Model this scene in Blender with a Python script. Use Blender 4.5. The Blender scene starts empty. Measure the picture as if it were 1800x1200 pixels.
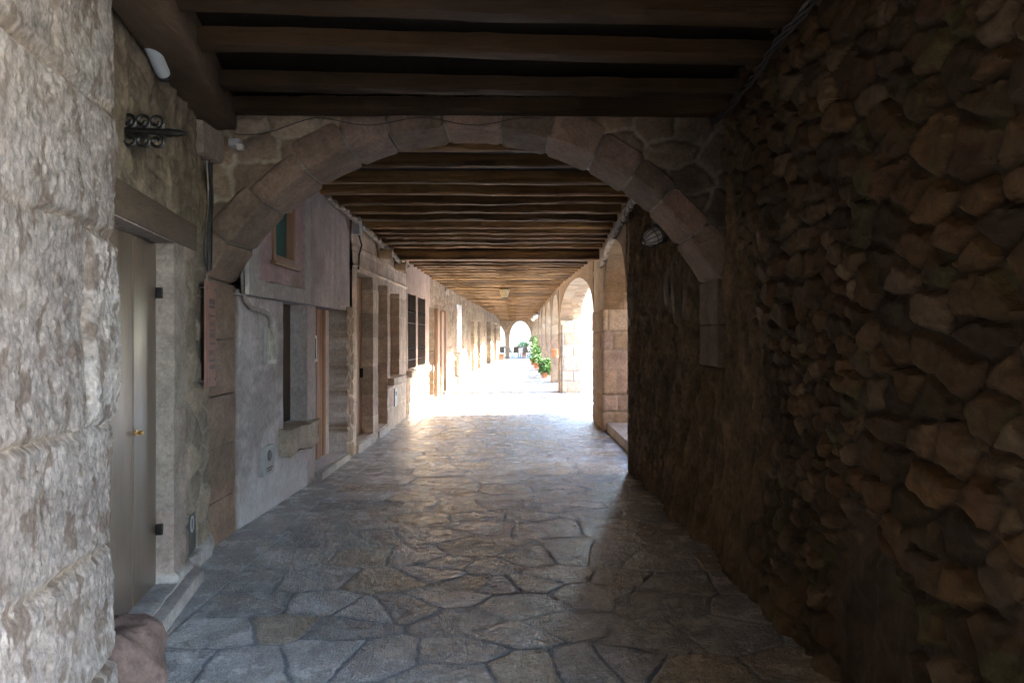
import bpy, bmesh, math, random
import numpy as np
from mathutils import Vector, Matrix
R = math.radians
rng = random.Random(7)
sc = bpy.context.scene
COL = sc.collection
CAMH = 1.7

# ------------------------------------------------------------------ noise
def h2(ix, iy, s):
    n = (ix.astype(np.int64)*374761393 + iy.astype(np.int64)*668265263 + s*1442695041) & 0xffffffff
    n = ((n ^ (n >> 13))*1274126177) & 0xffffffff
    n = n ^ (n >> 16)
    n = (n*40503179) & 0xffffffff
    n = n ^ (n >> 15)
    return n/4294967296.0
def vn(x, y, s):
    ix = np.floor(x); iy = np.floor(y); fx = x-ix; fy = y-iy
    fx = fx*fx*fx*(fx*(fx*6-15)+10); fy = fy*fy*fy*(fy*(fy*6-15)+10)
    a = h2(ix, iy, s); b = h2(ix+1, iy, s); c = h2(ix, iy+1, s); d = h2(ix+1, iy+1, s)
    return (a*(1-fx)+b*fx)*(1-fy)+(c*(1-fx)+d*fx)*fy
def fbm(x, y, s, o=4, g=.5):
    t = np.zeros(np.broadcast(x, y).shape); a = 1.; n = 0.
    for k in range(o):
        t = t+a*(vn(x*2**k+17.3*k, y*2**k-9.1*k, s+k)-.5); n += a; a *= g
    return t/n*2          # about -1..1
def sstep(a, b, x):
    t = np.clip((x-a)/(b-a), 0, 1); return t*t*(3-2*t)
def cells(u, v, su, sv, s, j=.8, brick=.5):
    """irregular stones: id in 0..1, second id, distance to the joint in metres"""
    iy = np.floor(v/sv)
    f1 = np.full(u.shape, 1e9); f2 = f1.copy()
    p1x = np.zeros(u.shape); p1y = p1x.copy(); p2x = p1x.copy(); p2y = p1x.copy(); i1 = p1x.copy(); i2 = p1x.copy()
    for dy in (-1, 0, 1):
        cy = iy+dy; off = brick*np.mod(cy, 2)
        ix = np.floor(u/su-off)
        for dx in (-1, 0, 1):
            cx = ix+dx
            px = (cx+off+.5+(h2(cx, cy, s)-.5)*j)*su; py = (cy+.5+(h2(cx, cy, s+5)-.5)*j)*sv
            d = np.hypot((px-u), (py-v)*(su/sv)**.5)
            hid = h2(cx, cy, s+11); hid2 = h2(cx, cy, s+23)
            n1 = d < f1; n2 = (~n1) & (d < f2)
            f2 = np.where(n1, f1, np.where(n2, d, f2)); p2x = np.where(n1, p1x, np.where(n2, px, p2x)); p2y = np.where(n1, p1y, np.where(n2, py, p2y))
            f1 = np.where(n1, d, f1); p1x = np.where(n1, px, p1x); p1y = np.where(n1, py, p1y)
            i1 = np.where(n1, hid, i1); i2 = np.where(n1, hid2, i2)
    q = np.hypot(p1x-p2x, (p1y-p2y)*(su/sv)**.5)+1e-6
    return i1, i2, (f2*f2-f1*f1)/(2*q)
def courses(u, v, hs, wmin, wmax, s, v0=0.):
    """squared blocks laid in courses: id, id2, distance to the joint"""
    r = random.Random(s)
    zb = [v0]
    while zb[-1] < 6: zb.append(zb[-1]+hs[(len(zb)-1) % len(hs)]*r.uniform(.93, 1.07))
    zb = np.array(zb)
    row = np.clip(np.searchsorted(zb, v)-1, 0, len(zb)-2)
    dz = np.minimum(v-zb[row], zb[row+1]-v)
    U0 = float(u.min())-1; L = float(u.max())-U0+2
    n = int(L/wmin)+3
    cb = np.array([U0+np.cumsum([r.uniform(0, wmax)*-1]+[r.uniform(wmin, wmax) for _ in range(n)]) for _ in range(len(zb))])
    ci = np.zeros(u.shape, int); d = np.zeros(u.shape)
    for k in np.unique(row):
        m = row == k
        c = np.clip(np.searchsorted(cb[k], u[m])-1, 0, n-1)
        ci[m] = c; d[m] = np.minimum(u[m]-cb[k][c], cb[k][c+1]-u[m])
    return h2(ci, row, s+3), h2(ci, row, s+9), np.minimum(dz, d)
def palette(i, cols):
    cols = np.array(cols); n = len(cols)
    return cols[np.clip((i*n).astype(int), 0, n-1)]
def mixc(a, b, f): return a*(1-f[..., None])+b*f[..., None]

# ------------------------------------------------------------------ objects
WL = {}
def put(o, parent, loc):
    COL.objects.link(o)
    if parent is not None:
        o.parent = parent; WL[o.name] = WL[parent.name]
    else:
        o.location = loc; WL[o.name] = Vector(loc)
    return o
def tag(o, label=None, cat=None, group=None, kind=None):
    if label: o['label'] = label
    if cat: o['category'] = cat
    if group: o['group'] = group
    if kind: o['kind'] = kind
    elif cat: o['kind'] = 'thing'
    return o
def thing(name, loc, label, cat, group=None, kind=None):
    o = bpy.data.objects.new(name, None); o.empty_display_size = .1
    put(o, None, Vector(loc)); return tag(o, label, cat, group, kind)
def raw_mesh(name, V, F4, mat, parent=None, col=None, smooth=None, base=None, F=None):
    V = np.asarray(V, float).reshape(-1, 3)
    if parent is not None: org = np.array(WL[parent.name])
    elif base is not None: org = np.array(base, float)
    else: org = np.array([(V[:, 0].min()+V[:, 0].max())/2, (V[:, 1].min()+V[:, 1].max())/2, V[:, 2].min()])
    me = bpy.data.meshes.new(name)
    if F is not None:
        me.from_pydata([tuple(p) for p in V-org], [], F)
    else:
        me.vertices.add(len(V)); me.vertices.foreach_set('co', (V-org).ravel())
        n = len(F4); me.loops.add(n*4); me.loops.foreach_set('vertex_index', np.asarray(F4).ravel().astype(np.int32))
        me.polygons.add(n); me.polygons.foreach_set('loop_start', np.arange(0, n*4, 4, dtype=np.int32))
        me.update(calc_edges=True)
    if col is not None:
        c = np.asarray(col, float).reshape(len(V), -1)
        if c.shape[1] == 3: c = np.hstack([c, np.ones((len(V), 1))])
        a = me.color_attributes.new('Col', 'FLOAT_COLOR', 'POINT'); a.data.foreach_set('color', c.ravel())
    me.validate()
    if smooth is not None:
        me.polygons.foreach_set('use_smooth', np.ones(len(me.polygons), bool))
        if smooth > 0: me.set_sharp_from_angle(angle=R(smooth))
    me.materials.append(mat)
    o = bpy.data.objects.new(name, me)
    put(o, parent, org)
    return o
def grid(name, P, mat, parent=None, col=None, keep=None, smooth=45, base=None):
    nv, nu = P.shape[:2]
    idx = np.arange(nv*nu).reshape(nv, nu)
    f = np.stack([idx[:-1, :-1], idx[:-1, 1:], idx[1:, 1:], idx[1:, :-1]], -1).reshape(-1, 4)
    if keep is not None: f = f[keep.ravel()]
    return raw_mesh(name, P.reshape(-1, 3), f, mat, parent, None if col is None else col.reshape(nv*nu, -1), smooth, base)

class MB:
    def __init__(s): s.v = []; s.f = []
    def add(s, v, f):
        n = len(s.v); s.v += [tuple(p) for p in v]; s.f += [tuple(i+n for i in q) for q in f]; return s
    def hexa(s, p):     # 4 lower corners in order, 4 upper
        return s.add(p, [(3, 2, 1, 0), (4, 5, 6, 7), (0, 1, 5, 4), (1, 2, 6, 5), (2, 3, 7, 6), (3, 0, 4, 7)])
    def box(s, x0, x1, y0, y1, z0, z1):
        return s.hexa([(x0, y0, z0), (x1, y0, z0), (x1, y1, z0), (x0, y1, z0), (x0, y0, z1), (x1, y0, z1), (x1, y1, z1), (x0, y1, z1)])
    def obox(s, c, ax, ay, hx, hy, z0, z1):   # box with horizontal axes ax, ay
        c = Vector(c); ax = Vector(ax); ay = Vector(ay)
        q = [c-ax*hx-ay*hy, c+ax*hx-ay*hy, c+ax*hx+ay*hy, c-ax*hx+ay*hy]
        return s.hexa([(p.x, p.y, z0) for p in q]+[(p.x, p.y, z1) for p in q])
    def tube(s, pts, r, n=8):
        pts = [Vector(p) for p in pts]; m = len(pts); rr = r if isinstance(r, (list, tuple)) else [r]*m
        t0 = (pts[1]-pts[0]).normalized(); up = Vector((0, 0, 1)) if abs(t0.z) < .9 else Vector((1, 0, 0))
        a = t0.cross(up).normalized(); v = []
        for i, p in enumerate(pts):
            t = (pts[min(i+1, m-1)]-pts[max(i-1, 0)]).normalized()
            a = (a-t*a.dot(t)).normalized(); b = t.cross(a)
            v += [p+(a*math.cos(2*math.pi*k/n)+b*math.sin(2*math.pi*k/n))*rr[i] for k in range(n)]
        f = [(i*n+k, i*n+(k+1) % n, (i+1)*n+(k+1) % n, (i+1)*n+k) for i in range(m-1) for k in range(n)]
        f += [tuple(range(n-1, -1, -1)), tuple((m-1)*n+k for k in range(n))]
        return s.add(v, f)
    def lathe(s, prof, o=(0, 0, 0), ax=(0, 0, 1), n=16):
        ax = Vector(ax).normalized(); up = Vector((0, 0, 1)) if abs(ax.z) < .9 else Vector((1, 0, 0))
        a = ax.cross(up).normalized(); b = ax.cross(a); o = Vector(o); m = len(prof)
        v = [o+ax*h+(a*math.cos(2*math.pi*k/n)+b*math.sin(2*math.pi*k/n))*max(r, 1e-4) for r, h in prof for k in range(n)]
        f = [(i*n+k, i*n+(k+1) % n, (i+1)*n+(k+1) % n, (i+1)*n+k) for i in range(m-1) for k in range(n)]
        f += [tuple(range(n-1, -1, -1)), tuple((m-1)*n+k for k in range(n))]
        return s.add(v, f)
    def build(s, name, mat, parent=None, bevel=0, smooth=35, base=None, seg=2, jit=0, sub=0, colfn=None):
        bm = bmesh.new()
        vs = [bm.verts.new(p) for p in s.v]
        for q in s.f:
            try: bm.faces.new([vs[i] for i in q])
            except ValueError: pass
        if bevel: bmesh.ops.bevel(bm, geom=bm.edges[:], offset=bevel, segments=seg, affect='EDGES', profile=.6)
        if sub: bmesh.ops.subdivide_edges(bm, edges=bm.edges[:], cuts=sub, use_grid_fill=True)
        bmesh.ops.recalc_face_normals(bm, faces=bm.faces[:])
        if jit:
            for v in bm.verts:
                c = v.co; q = np.array([c.x*7+c.z*3]); w = np.array([c.y*7+c.z*5])
                v.co = c+v.normal*float(fbm(q, w, 5, 3)[0])*jit
        bm.verts.index_update()
        V = [v.co[:] for v in bm.verts]; F = [[v.index for v in f.verts] for f in bm.faces]
        bm.free()
        o = raw_mesh(name, V, None, mat, parent, None if colfn is None else [colfn(p) for p in V], smooth, base, F=F)
        return o
def copy_tree(o, loc, rz=None, parent=None):
    c = o.copy(); COL.objects.link(c)
    if parent is not None: c.parent = parent
    else:
        c.location = loc
        if rz is not None: c.rotation_euler.z = rz
    WL[c.name] = Vector(loc)
    for ch in list(o.children): copy_tree(ch, loc, None, c)
    return c

# ------------------------------------------------------------------ materials
class NT:
    def __init__(s, name):
        s.m = bpy.data.materials.new(name); s.m.use_nodes = True; s.t = s.m.node_tree
        s.b = s.t.nodes['Principled BSDF']; s.pos = s.t.nodes.new('ShaderNodeNewGeometry').outputs['Position']
    def n(s, typ, **kw):
        q = s.t.nodes.new(typ)
        for k, v in kw.items(): setattr(q, k, v)
        return q
    def link(s, a, b): s.t.links.new(a, b)
    def mapv(s, sx, sy, sz):
        q = s.n('ShaderNodeMapping'); s.link(s.pos, q.inputs['Vector']); q.inputs['Scale'].default_value = (sx, sy, sz); return q.outputs['Vector']
    def noise(s, scale, detail=5, rough=.6, vec=None, dist=0.):
        q = s.n('ShaderNodeTexNoise'); s.link(vec or s.pos, q.inputs['Vector'])
        q.inputs['Scale'].default_value = scale; q.inputs['Detail'].default_value = detail; q.inputs['Roughness'].default_value = rough; q.inputs['Distortion'].default_value = dist
        return q.outputs['Fac']
    def rng(s, v, a, b, c, d):
        q = s.n('ShaderNodeMapRange'); s.link(v, q.inputs['Value'])
        for k, x in zip(('From Min', 'From Max', 'To Min', 'To Max'), (a, b, c, d)): q.inputs[k].default_value = x
        return q.outputs['Result']
    def mix(s, a, b, fac, mode='MIX'):
        q = s.n('ShaderNodeMix', data_type='RGBA', blend_type=mode)
        for v, k in ((fac, 'Factor'), (a, 6), (b, 7)):
            i = q.inputs[0] if k == 'Factor' else q.inputs[k]
            if hasattr(v, 'is_output'): s.link(v, i)
            else: i.default_value = v if k == 'Factor' else (*v, 1)
        return q.outputs[2]
    def bump(s, h, strength, dist, prev=None):
        q = s.n('ShaderNodeBump'); s.link(h, q.inputs['Height']); q.inputs['Strength'].default_value = strength; q.inputs['Distance'].default_value = dist
        if prev is not None: s.link(prev, q.inputs['Normal'])
        return q.outputs['Normal']
    def done(s, col, rough, nrm=None, spec=.35, metal=0.):
        for v, k in ((col, 'Base Color'), (rough, 'Roughness')):
            if hasattr(v, 'is_output'): s.link(v, s.b.inputs[k])
            else: s.b.inputs[k].default_value = v if k != 'Base Color' else (*v, 1)
        if nrm is not None: s.link(nrm, s.b.inputs['Normal'])
        s.b.inputs['Specular IOR Level'].default_value = spec; s.b.inputs['Metallic'].default_value = metal
        return s.m
def stone_mat(name, rough=.88, var=.35, bs=45, bd=.006, spec=.25, streak=1., stain=(.16, .13, .10), stain_amt=.35):
    t = NT(name); a = t.n('ShaderNodeAttribute', attribute_name='Col')
    n1 = t.noise(5, 6, .65); n2 = t.noise(bs, 6, .7, t.mapv(1, 1, streak)); n3 = t.noise(1.7, 4, .6)
    v = t.rng(n1, .3, .7, 1-var, 1+var); g = t.n('ShaderNodeCombineColor')
    for k in range(3): t.link(v, g.inputs[k])
    c = t.mix(a.outputs['Color'], g.outputs['Color'], 1., 'MULTIPLY')
    v2 = t.rng(n2, .3, .7, .72, 1.25); g2 = t.n('ShaderNodeCombineColor')
    for k in range(3): t.link(v2, g2.inputs[k])
    c = t.mix(c, g2.outputs['Color'], 1., 'MULTIPLY')
    c = t.mix(c, stain, t.rng(n3, .52, .75, 0, stain_amt))
    nb = t.bump(n2, .9, bd); nb = t.bump(t.noise(bs*4, 3, .6), .5, bd*.35, nb)
    return t.done(c, rough, nb, spec)
def wood_mat(name, c1, c2, axis='X', rough=.7, spec=.35, bd=.004, scale=9., metal=0., vary=0.):
    t = NT(name); k = {'X': (.07, 1, 1), 'Y': (1, .07, 1), 'Z': (1, 1, .07)}[axis]
    v = t.mapv(*k); n1 = t.noise(scale, 7, .65, v, .6); n2 = t.noise(scale*6, 5, .7, v)
    k2 = tuple(q if q < 1 else .6 for q in k)
    c = t.mix(c1, c2, t.rng(n1, .33, .67, 0, 1))
    c = t.mix(c, tuple(q*.45 for q in c1), t.rng(n2, .55, .75, 0, .7))
    c = t.mix(c, tuple(q*.55 for q in c1), t.rng(t.noise(1.3, 4), .5, .72, 0, .6))
    if vary:
        oi = t.n('ShaderNodeObjectInfo'); v2 = t.rng(oi.outputs['Random'], 0, 1, 1-vary, 1+vary); g = t.n('ShaderNodeCombineColor')
        for q in range(3): t.link(v2, g.inputs[q])
        c = t.mix(c, g.outputs['Color'], 1., 'MULTIPLY')
    nb = t.bump(n2, .8, bd); nb = t.bump(n1, .6, bd*2, nb)
    return t.done(c, t.rng(n1, .3, .7, rough-.08, rough+.1), nb, spec)
def plain_mat(name, c, rough=.5, spec=.4, metal=0., var=.2, bs=60, bd=.001):
    t = NT(name); n = t.noise(12, 5, .6)
    cc = t.mix(tuple(q*(1-var) for q in c), tuple(min(1, q*(1+var)) for q in c), t.rng(n, .3, .7, 0, 1))
    return t.done(cc, t.rng(t.noise(bs, 4), .3, .7, max(.03, rough-.08), min(1, rough+.1)), t.bump(t.noise(bs, 4), .5, bd), spec, metal)

M = {}
M['pier'] = stone_mat('bush_hammered_stone', .9, .18, 60, .012, .2, .5, (.30, .25, .21), .5)
M['ashlar'] = stone_mat('sandstone_blocks', .85, .32, 34, .009)
M['rubble'] = stone_mat('dark_rubble_stone', .8, .4, 26, .010, .3, .8, (.05, .04, .025), .7)
M['ochre'] = stone_mat('ochre_stone', .88, .22, 30, .007, .2, 1., (.25, .17, .10), .35)
M['plaster'] = stone_mat('lime_plaster', .8, .14, 30, .0025, .25, .6, (.27, .24, .24), .45)
def floor_mat():
    t = NT('worn_flagstone'); a = t.n('ShaderNodeAttribute', attribute_name='Col')
    n1 = t.noise(4.5, 6, .65); n2 = t.noise(38, 6, .7); n3 = t.noise(110, 3, .6)
    v = t.rng(n1, .3, .7, .72, 1.3); g = t.n('ShaderNodeCombineColor')
    for k in range(3): t.link(v, g.inputs[k])
    c = t.mix(a.outputs['Color'], g.outputs['Color'], 1., 'MULTIPLY')
    v = t.rng(n2, .3, .7, .7, 1.3); g = t.n('ShaderNodeCombineColor')
    for k in range(3): t.link(v, g.inputs[k])
    c = t.mix(c, g.outputs['Color'], 1., 'MULTIPLY')
    v = t.rng(n3, .3, .7, .62, 1.4); g = t.n('ShaderNodeCombineColor')
    for k in range(3): t.link(v, g.inputs[k])
    c = t.mix(c, g.outputs['Color'], 1., 'MULTIPLY')
    c = t.mix(c, (.36, .24, .11), t.rng(t.noise(2.2, 5, .7), .56, .74, 0, .4))
    c = t.mix(c, (.12, .11, .10), t.rng(t.noise(7, 6, .75), .6, .75, 0, .55))
    ro = t.rng(n1, .3, .7, .16, .34); m = t.n('ShaderNodeMath', operation='ADD'); t.link(ro, m.inputs[0])
    t.link(t.rng(a.outputs['Alpha'], 0, 1, .35, 0.), m.inputs[1])
    nb = t.bump(n2, 1., .014); nb = t.bump(n3, 1., .008, nb)
    return t.done(c, m.outputs[0], nb, 1.)
M['floor'] = floor_mat()
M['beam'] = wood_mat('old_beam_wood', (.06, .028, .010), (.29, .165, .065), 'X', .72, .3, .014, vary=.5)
M['nearbeam'] = wood_mat('shaded_beam_wood', (.030, .0155, .0065), (.066, .036, .015), 'X', .75, .3, .008, vary=.2)  # same beam wood, darkened in colour for the shade before the arch
M['timber'] = wood_mat('old_wall_timber', (.10, .058, .034), (.19, .13, .082), 'Y', .75, .3, .007)
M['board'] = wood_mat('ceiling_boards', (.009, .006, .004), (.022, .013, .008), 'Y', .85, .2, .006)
M['lintel'] = wood_mat('weathered_lintel_wood', (.075, .052, .036), (.15, .11, .078), 'Y', .75, .3, .007)
M['door'] = wood_mat('varnished_door_wood', (.095, .068, .052), (.215, .16, .122), 'Z', .36, .65, .002, 5.)
M['plank'] = wood_mat('brown_plank_wood', (.23, .125, .075), (.33, .195, .125), 'Z', .5, .4, .003)
M['darkwood'] = wood_mat('dark_opening_wood', (.06, .035, .022), (.10, .06, .04), 'Z', .5, .4, .003)  # dark tone also used for the shaded insides of openings
M['iron'] = plain_mat('black_iron', (.02, .019, .018), .45, .5, .6)
M['steel'] = plain_mat('grey_steel', (.16, .15, .15), .4, .5, .7)
M['brass'] = plain_mat('brass', (.55, .33, .10), .3, .5, 1.)
M['white'] = plain_mat('white_paint', (.72, .71, .68), .5)
M['cable'] = plain_mat('grey_cable', (.42, .39, .34), .6)
M['black'] = plain_mat('black_plastic', (.02, .02, .022), .45)
M['boxgrey'] = plain_mat('grey_plastic', (.36, .37, .38), .5)
M['pink'] = plain_mat('pink_plaque', (.30, .165, .135), .7, .15, 0, .18)
M['ink'] = plain_mat('dark_lettering', (.09, .045, .05), .6)
M['terracotta'] = plain_mat('terracotta', (.45, .17, .08), .8)
M['cloth'] = plain_mat('white_cloth', (.8, .79, .77), .8)
M['chair'] = plain_mat('brown_wicker', (.14, .095, .06), .7)
M['leaf'] = plain_mat('green_leaf', (.07, .16, .03), .5, .4, 0, .5, 20)
M['ground'] = stone_mat('plaza_paving', .85, .2, 10, .004)
M['far'] = stone_mat('far_masonry', .9, .25, 6, .01)
def glass_mat(name, c, rough=.08):
    t = NT(name); return t.done(t.mix(c, tuple(q*.6 for q in c), t.noise(3, 3)), rough, None, .8)
M['teal'] = glass_mat('teal_curtained_glass', (.05, .24, .25), .15)
M['glass'] = glass_mat('grey_glass', (.5, .54, .56), .4)
M['meterglass'] = plain_mat('dusty_meter_glass', (.30, .31, .27), .6, .25, 0, .5, 8)
M['lantern'] = plain_mat('pale_gold_lantern', (.5, .38, .2), .5)
M['hatch'] = plain_mat('dark_hatch_metal', (.07, .062, .062), .6, .3)
M['palelog'] = plain_mat('pale_log', (.42, .31, .19), .8)
M['dark'] = glass_mat('dark_glass', (.03, .032, .035), .1)

# ------------------------------------------------------------------ stone patterns: height, colour
SAND = [(.27, .19, .145), (.23, .165, .125), (.28, .20, .16), (.20, .15, .115), (.28, .185, .14)]
OCH = [(.31, .235, .155), (.27, .195, .12), (.34, .27, .195), (.24, .17, .11), (.30, .21, .135), (.28, .20, .145)]
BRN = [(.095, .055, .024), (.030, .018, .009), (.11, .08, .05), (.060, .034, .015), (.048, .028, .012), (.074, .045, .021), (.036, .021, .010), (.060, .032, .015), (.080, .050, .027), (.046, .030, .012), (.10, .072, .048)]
def pat_rubble(u, v, su, sv, s, cols, mortar, relief=.03, joint=.012, warp=.06, rnd=.05):
    w1 = fbm(u*3, v*3, s+31, 3)*warp; w2 = fbm(u*3+9, v*3-4, s+41, 3)*warp*.7
    i, i2, e = cells(u+w1, v+w2, su, sv, s)
    e = e+fbm(u*22, v*22, s+51, 3)*.008
    dome = 1-(1-np.clip((e-joint)/rnd, 0, 1))**2
    h = relief*dome*(.5+.8*i2)+fbm(u*9, v*9, s+61, 4)*.006
    c = palette(i, cols)*(.8+.4*i2[..., None])
    c = mixc(np.broadcast_to(np.array(mortar), c.shape), c, sstep(joint*.3, joint*1.3, e))
    return h, c
def pat_ashlar(u, v, hs, wmin, wmax, s, cols, mortar, relief=.008, joint=.007, v0=0., rough=.005):
    w1 = fbm(u*2.5, v*2.5, s+31, 3)*.012; w2 = fbm(u*2.5+9, v*2.5, s+41, 3)*.012
    i, i2, e = courses(u+w1, v+w2, hs, wmin, wmax, s, v0)
    e = e+fbm(u*25, v*25, s+51, 3)*.005
    dome = 1-(1-np.clip((e-joint*.5)/.02, 0, 1))**2
    h = relief*dome*(.7+.6*i2)+fbm(u*8, v*8, s+61, 4)*rough
    c = palette(i, cols)*(.88+.24*i2[..., None])
    c = mixc(np.broadcast_to(np.array(mortar), c.shape), c, sstep(joint*.3, joint*1.4, e))
    return h, c
def lines(a, b, res, cuts):
    g = list(np.arange(a, b, res))+[b]
    extra = [q for c in cuts for q in (c-.004, c+.004) if a < q < b]
    g = [q for q in g if all(abs(q-e) > .006 for e in extra)]+extra
    return np.array(sorted(g))
def facade(name, a, b, z0, z1, res, frame, pat, mat, parent, openings=()):
    """a relief wall sheet; frame(u) gives base point and outward normal in plan; openings (ua,ub,za,zb,depth) are real recesses"""
    us = lines(a, b, res, [o[0] for o in openings]+[o[1] for o in openings])
    zs = lines(z0, z1, res, [o[2] for o in openings]+[o[3] for o in openings])
    U, Z = np.meshgrid(us, zs)
    h, c = pat(U, Z)
    D = np.zeros(U.shape)
    for ua, ub, za, zb, d in openings:
        m = (U > ua) & (U < ub) & (Z > za) & (Z < zb); D = np.where(m, d, D)
        edge = np.minimum(np.minimum(np.abs(U-ua), np.abs(U-ub)), np.minimum(np.abs(Z-za), np.abs(Z-zb)))
        h = np.where(m, 0., h)
    bx, by, nx, ny = frame(U)
    k = h-D
    P = np.stack([bx+nx*k, by+ny*k, Z], -1)
    return grid(name, P, mat, parent, c)

# ------------------------------------------------------------------ plan of the passage
DX, DY = .196/math.hypot(.196, 1), -1/math.hypot(.196, 1)      # direction of the near left wall, towards the viewer
NX, NY = -DY, DX                                               # its normal, into the passage
def near_wall(t, off=0.):                                      # t metres from the arch along the near left wall
    return (-2.43+DX*t+NX*off, 5.4+DY*t+NY*off)
def leftX(y):                                                  # face of the left houses past the arch
    return np.interp(y, [5.9, 9.7, 20, 30, 39, 44, 54], [-2.45, -2.32, -2.25, -2.0, -1.62, -1.25, -1.15])
def rightX(y):
    return np.interp(y, [1, 5.6, 6.2, 8.5, 12.3, 13.9, 20.8, 54], [1.62, 1.62, 1.58, 1.42, 1.60, 1.60, 1.39, 1.36])
def joistZ(y):
    return np.interp(y, [0, 8, 14, 36, 53], [3.42, 3.42, 3.29, 3.24, 2.95])

# ------------------------------------------------------------------ SETTING: floor, ground, ceiling
def px_floor(x, y):
    Y = CAMH*1200/(y-592); return ((x-905)/1200*Y, Y)
z7 = [(60, 690), (240, 690), (560, 650), (720, 660), (1000, 650), (1190, 700), (1400, 690), (1560, 680), (1760, 715), (1000, 540), (1180, 590), (1340, 560),
      (1640, 610), (970, 720), (690, 510), (800, 500), (590, 570), (400, 565), (190, 590), (300, 490), (530, 490), (760, 410), (500, 405), (300, 410), (900, 385),
      (1030, 420), (1120, 425), (1210, 420), (1180, 495), (1440, 455), (960, 465), (660, 330), (850, 330), (470, 330), (1040, 310), (955, 355), (1080, 362),
      (1220, 335), (1350, 330), (1480, 335), (1510, 400), (470, 285), (610, 280), (720, 270), (860, 262), (1640, 480), (1330, 390), (1700, 420), (1620, 350)]
seeds = [px_floor(280+x/1.875, 800+y/1.875) for x, y in z7]
fixed = len(seeds)
r = random.Random(3)
yy = 1.0
while yy < 56:
    st = .34+r.random()*.16+max(0, yy-9)*.004
    x = -1.95+r.random()*.3
    while x < 3.0:
        w = r.uniform(.35, .85)
        p = (x+w/2, yy+r.uniform(-.12, .12)); x += w
        if all(math.hypot(p[0]-q[0], (p[1]-q[1])) > .33 for q in seeds[:fixed]) and not (3.2 < p[1] < 5.9 and -1.75 < p[0] < 1.1): seeds.append(p)
    yy += st
SD = np.array(seeds); SH = h2(np.arange(len(SD)), np.arange(len(SD))*7, 5); SH2 = h2(np.arange(len(SD)), np.arange(len(SD))*3, 9)
ys = [2.3]
while ys[-1] < 54: ys.append(ys[-1]+.0036*ys[-1])
ys = np.array(ys); xs = np.arange(-2.75, 2.21, .0125)
FP = np.zeros((len(ys), len(xs), 3)); FC = np.zeros((len(ys), len(xs), 4))
FCOL = np.array([(.38, .385, .385), (.34, .35, .355), (.40, .35, .28), (.50, .505, .50), (.30, .315, .325), (.385, .345, .29), (.44, .445, .445)])
for k in range(0, len(ys), 40):
    Yb = ys[k:k+40]; X, Y = np.meshgrid(xs, Yb)
    sel = (SD[:, 1] > Yb[0]-1.6) & (SD[:, 1] < Yb[-1]+1.6); S = SD[sel]; H1 = SH[sel]; H2 = SH2[sel]
    wx = X+fbm(X*2.2, Y*2.2, 77, 5)*.045; wy = Y+fbm(X*2.2+5, Y*2.2, 78, 5)*.045
    d = np.hypot((wx[..., None]-S[:, 0])*.75, wy[..., None]-S[:, 1])
    o = np.argpartition(d, 1, axis=-1)[..., :2]
    d0 = np.take_along_axis(d, o[..., :1], -1)[..., 0]; d1 = np.take_along_axis(d, o[..., 1:2], -1)[..., 0]
    sw = d0 > d1
    a = np.where(sw, o[..., 1], o[..., 0]); b = np.where(sw, o[..., 0], o[..., 1]); f1 = np.minimum(d0, d1); f2 = np.maximum(d0, d1)
    q = np.hypot((S[a, 0]-S[b, 0])*.75, S[a, 1]-S[b, 1])+1e-6
    e = (f2*f2-f1*f1)/(2*q); i1 = H1[a]; i2 = H2[a]
    # the smooth edging slabs along the houses
    edge = leftX(np.maximum(Y, 5.9))+.40
    edge = np.where(Y < 5.9, -1.98, edge)
    sx = edge-X; sy = (Y+.15*np.sin(Y))/.95; fy = sy-np.floor(sy)
    e2 = np.minimum(sx, np.minimum(fy, 1-fy)*.95)
    strip = sx > 0
    i1 = np.where(strip, h2(np.floor(sy), np.floor(sy)*0, 4), i1); i2 = np.where(strip, h2(np.floor(sy), np.floor(sy)*0, 14), i2)
    e = np.where(strip, e2, np.minimum(e, np.abs(sx)))
    e = e+fbm(X*18, Y*18, 79, 3)*.005+fbm(X*50, Y*50, 89, 2)*.003
    g = .003+.007*vn(X*1.5, Y*1.5, 80)
    g = np.where(strip, .004, g)
    top = sstep(g*.7, g+.0065, e)
    hh = (i2-.5)*.004+fbm(X*2.4, Y*2.4, 81, 3)*.004+np.where(strip, .2, 1)*(fbm(X*10, Y*10, 82, 4)*.0028+fbm(X*30, Y*30, 83, 2)*.0026)
    FP[k:k+40] = np.stack([X, Y, top*hh-(1-top)*.0035], -1)
    c = palette(i1, FCOL)*(.94+.36*i2[..., None])
    c = np.where(strip[..., None], np.array((.40, .405, .41))*(.85+.3*i2[..., None]), c)
    c = mixc(np.broadcast_to(np.array((.17, .20, .235)), c.shape), c, top)
    FC[k:k+40] = np.concatenate([c, top[..., None]], -1)
fl = grid('paving', FP, M['floor'], None, FC, None, 0)
tag(fl, 'worn irregular flagstone paving of the passage with blue grey joints', kind='structure')
g = MB()
def quad_grid(x0, x1, y0, y1, z, n=20):
    X, Y = np.meshgrid(np.linspace(x0, x1, n), np.linspace(y0, y1, n)); return np.stack([X, Y, X*0+z], -1)
P = quad_grid(-260, 260, -200, 320, -.03, 60)
tag(grid('ground', P, M['ground'], None, np.full((60, 60, 3), .27), None, None), 'pale sunlit plaza ground outside the arcade', kind='structure')
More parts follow.
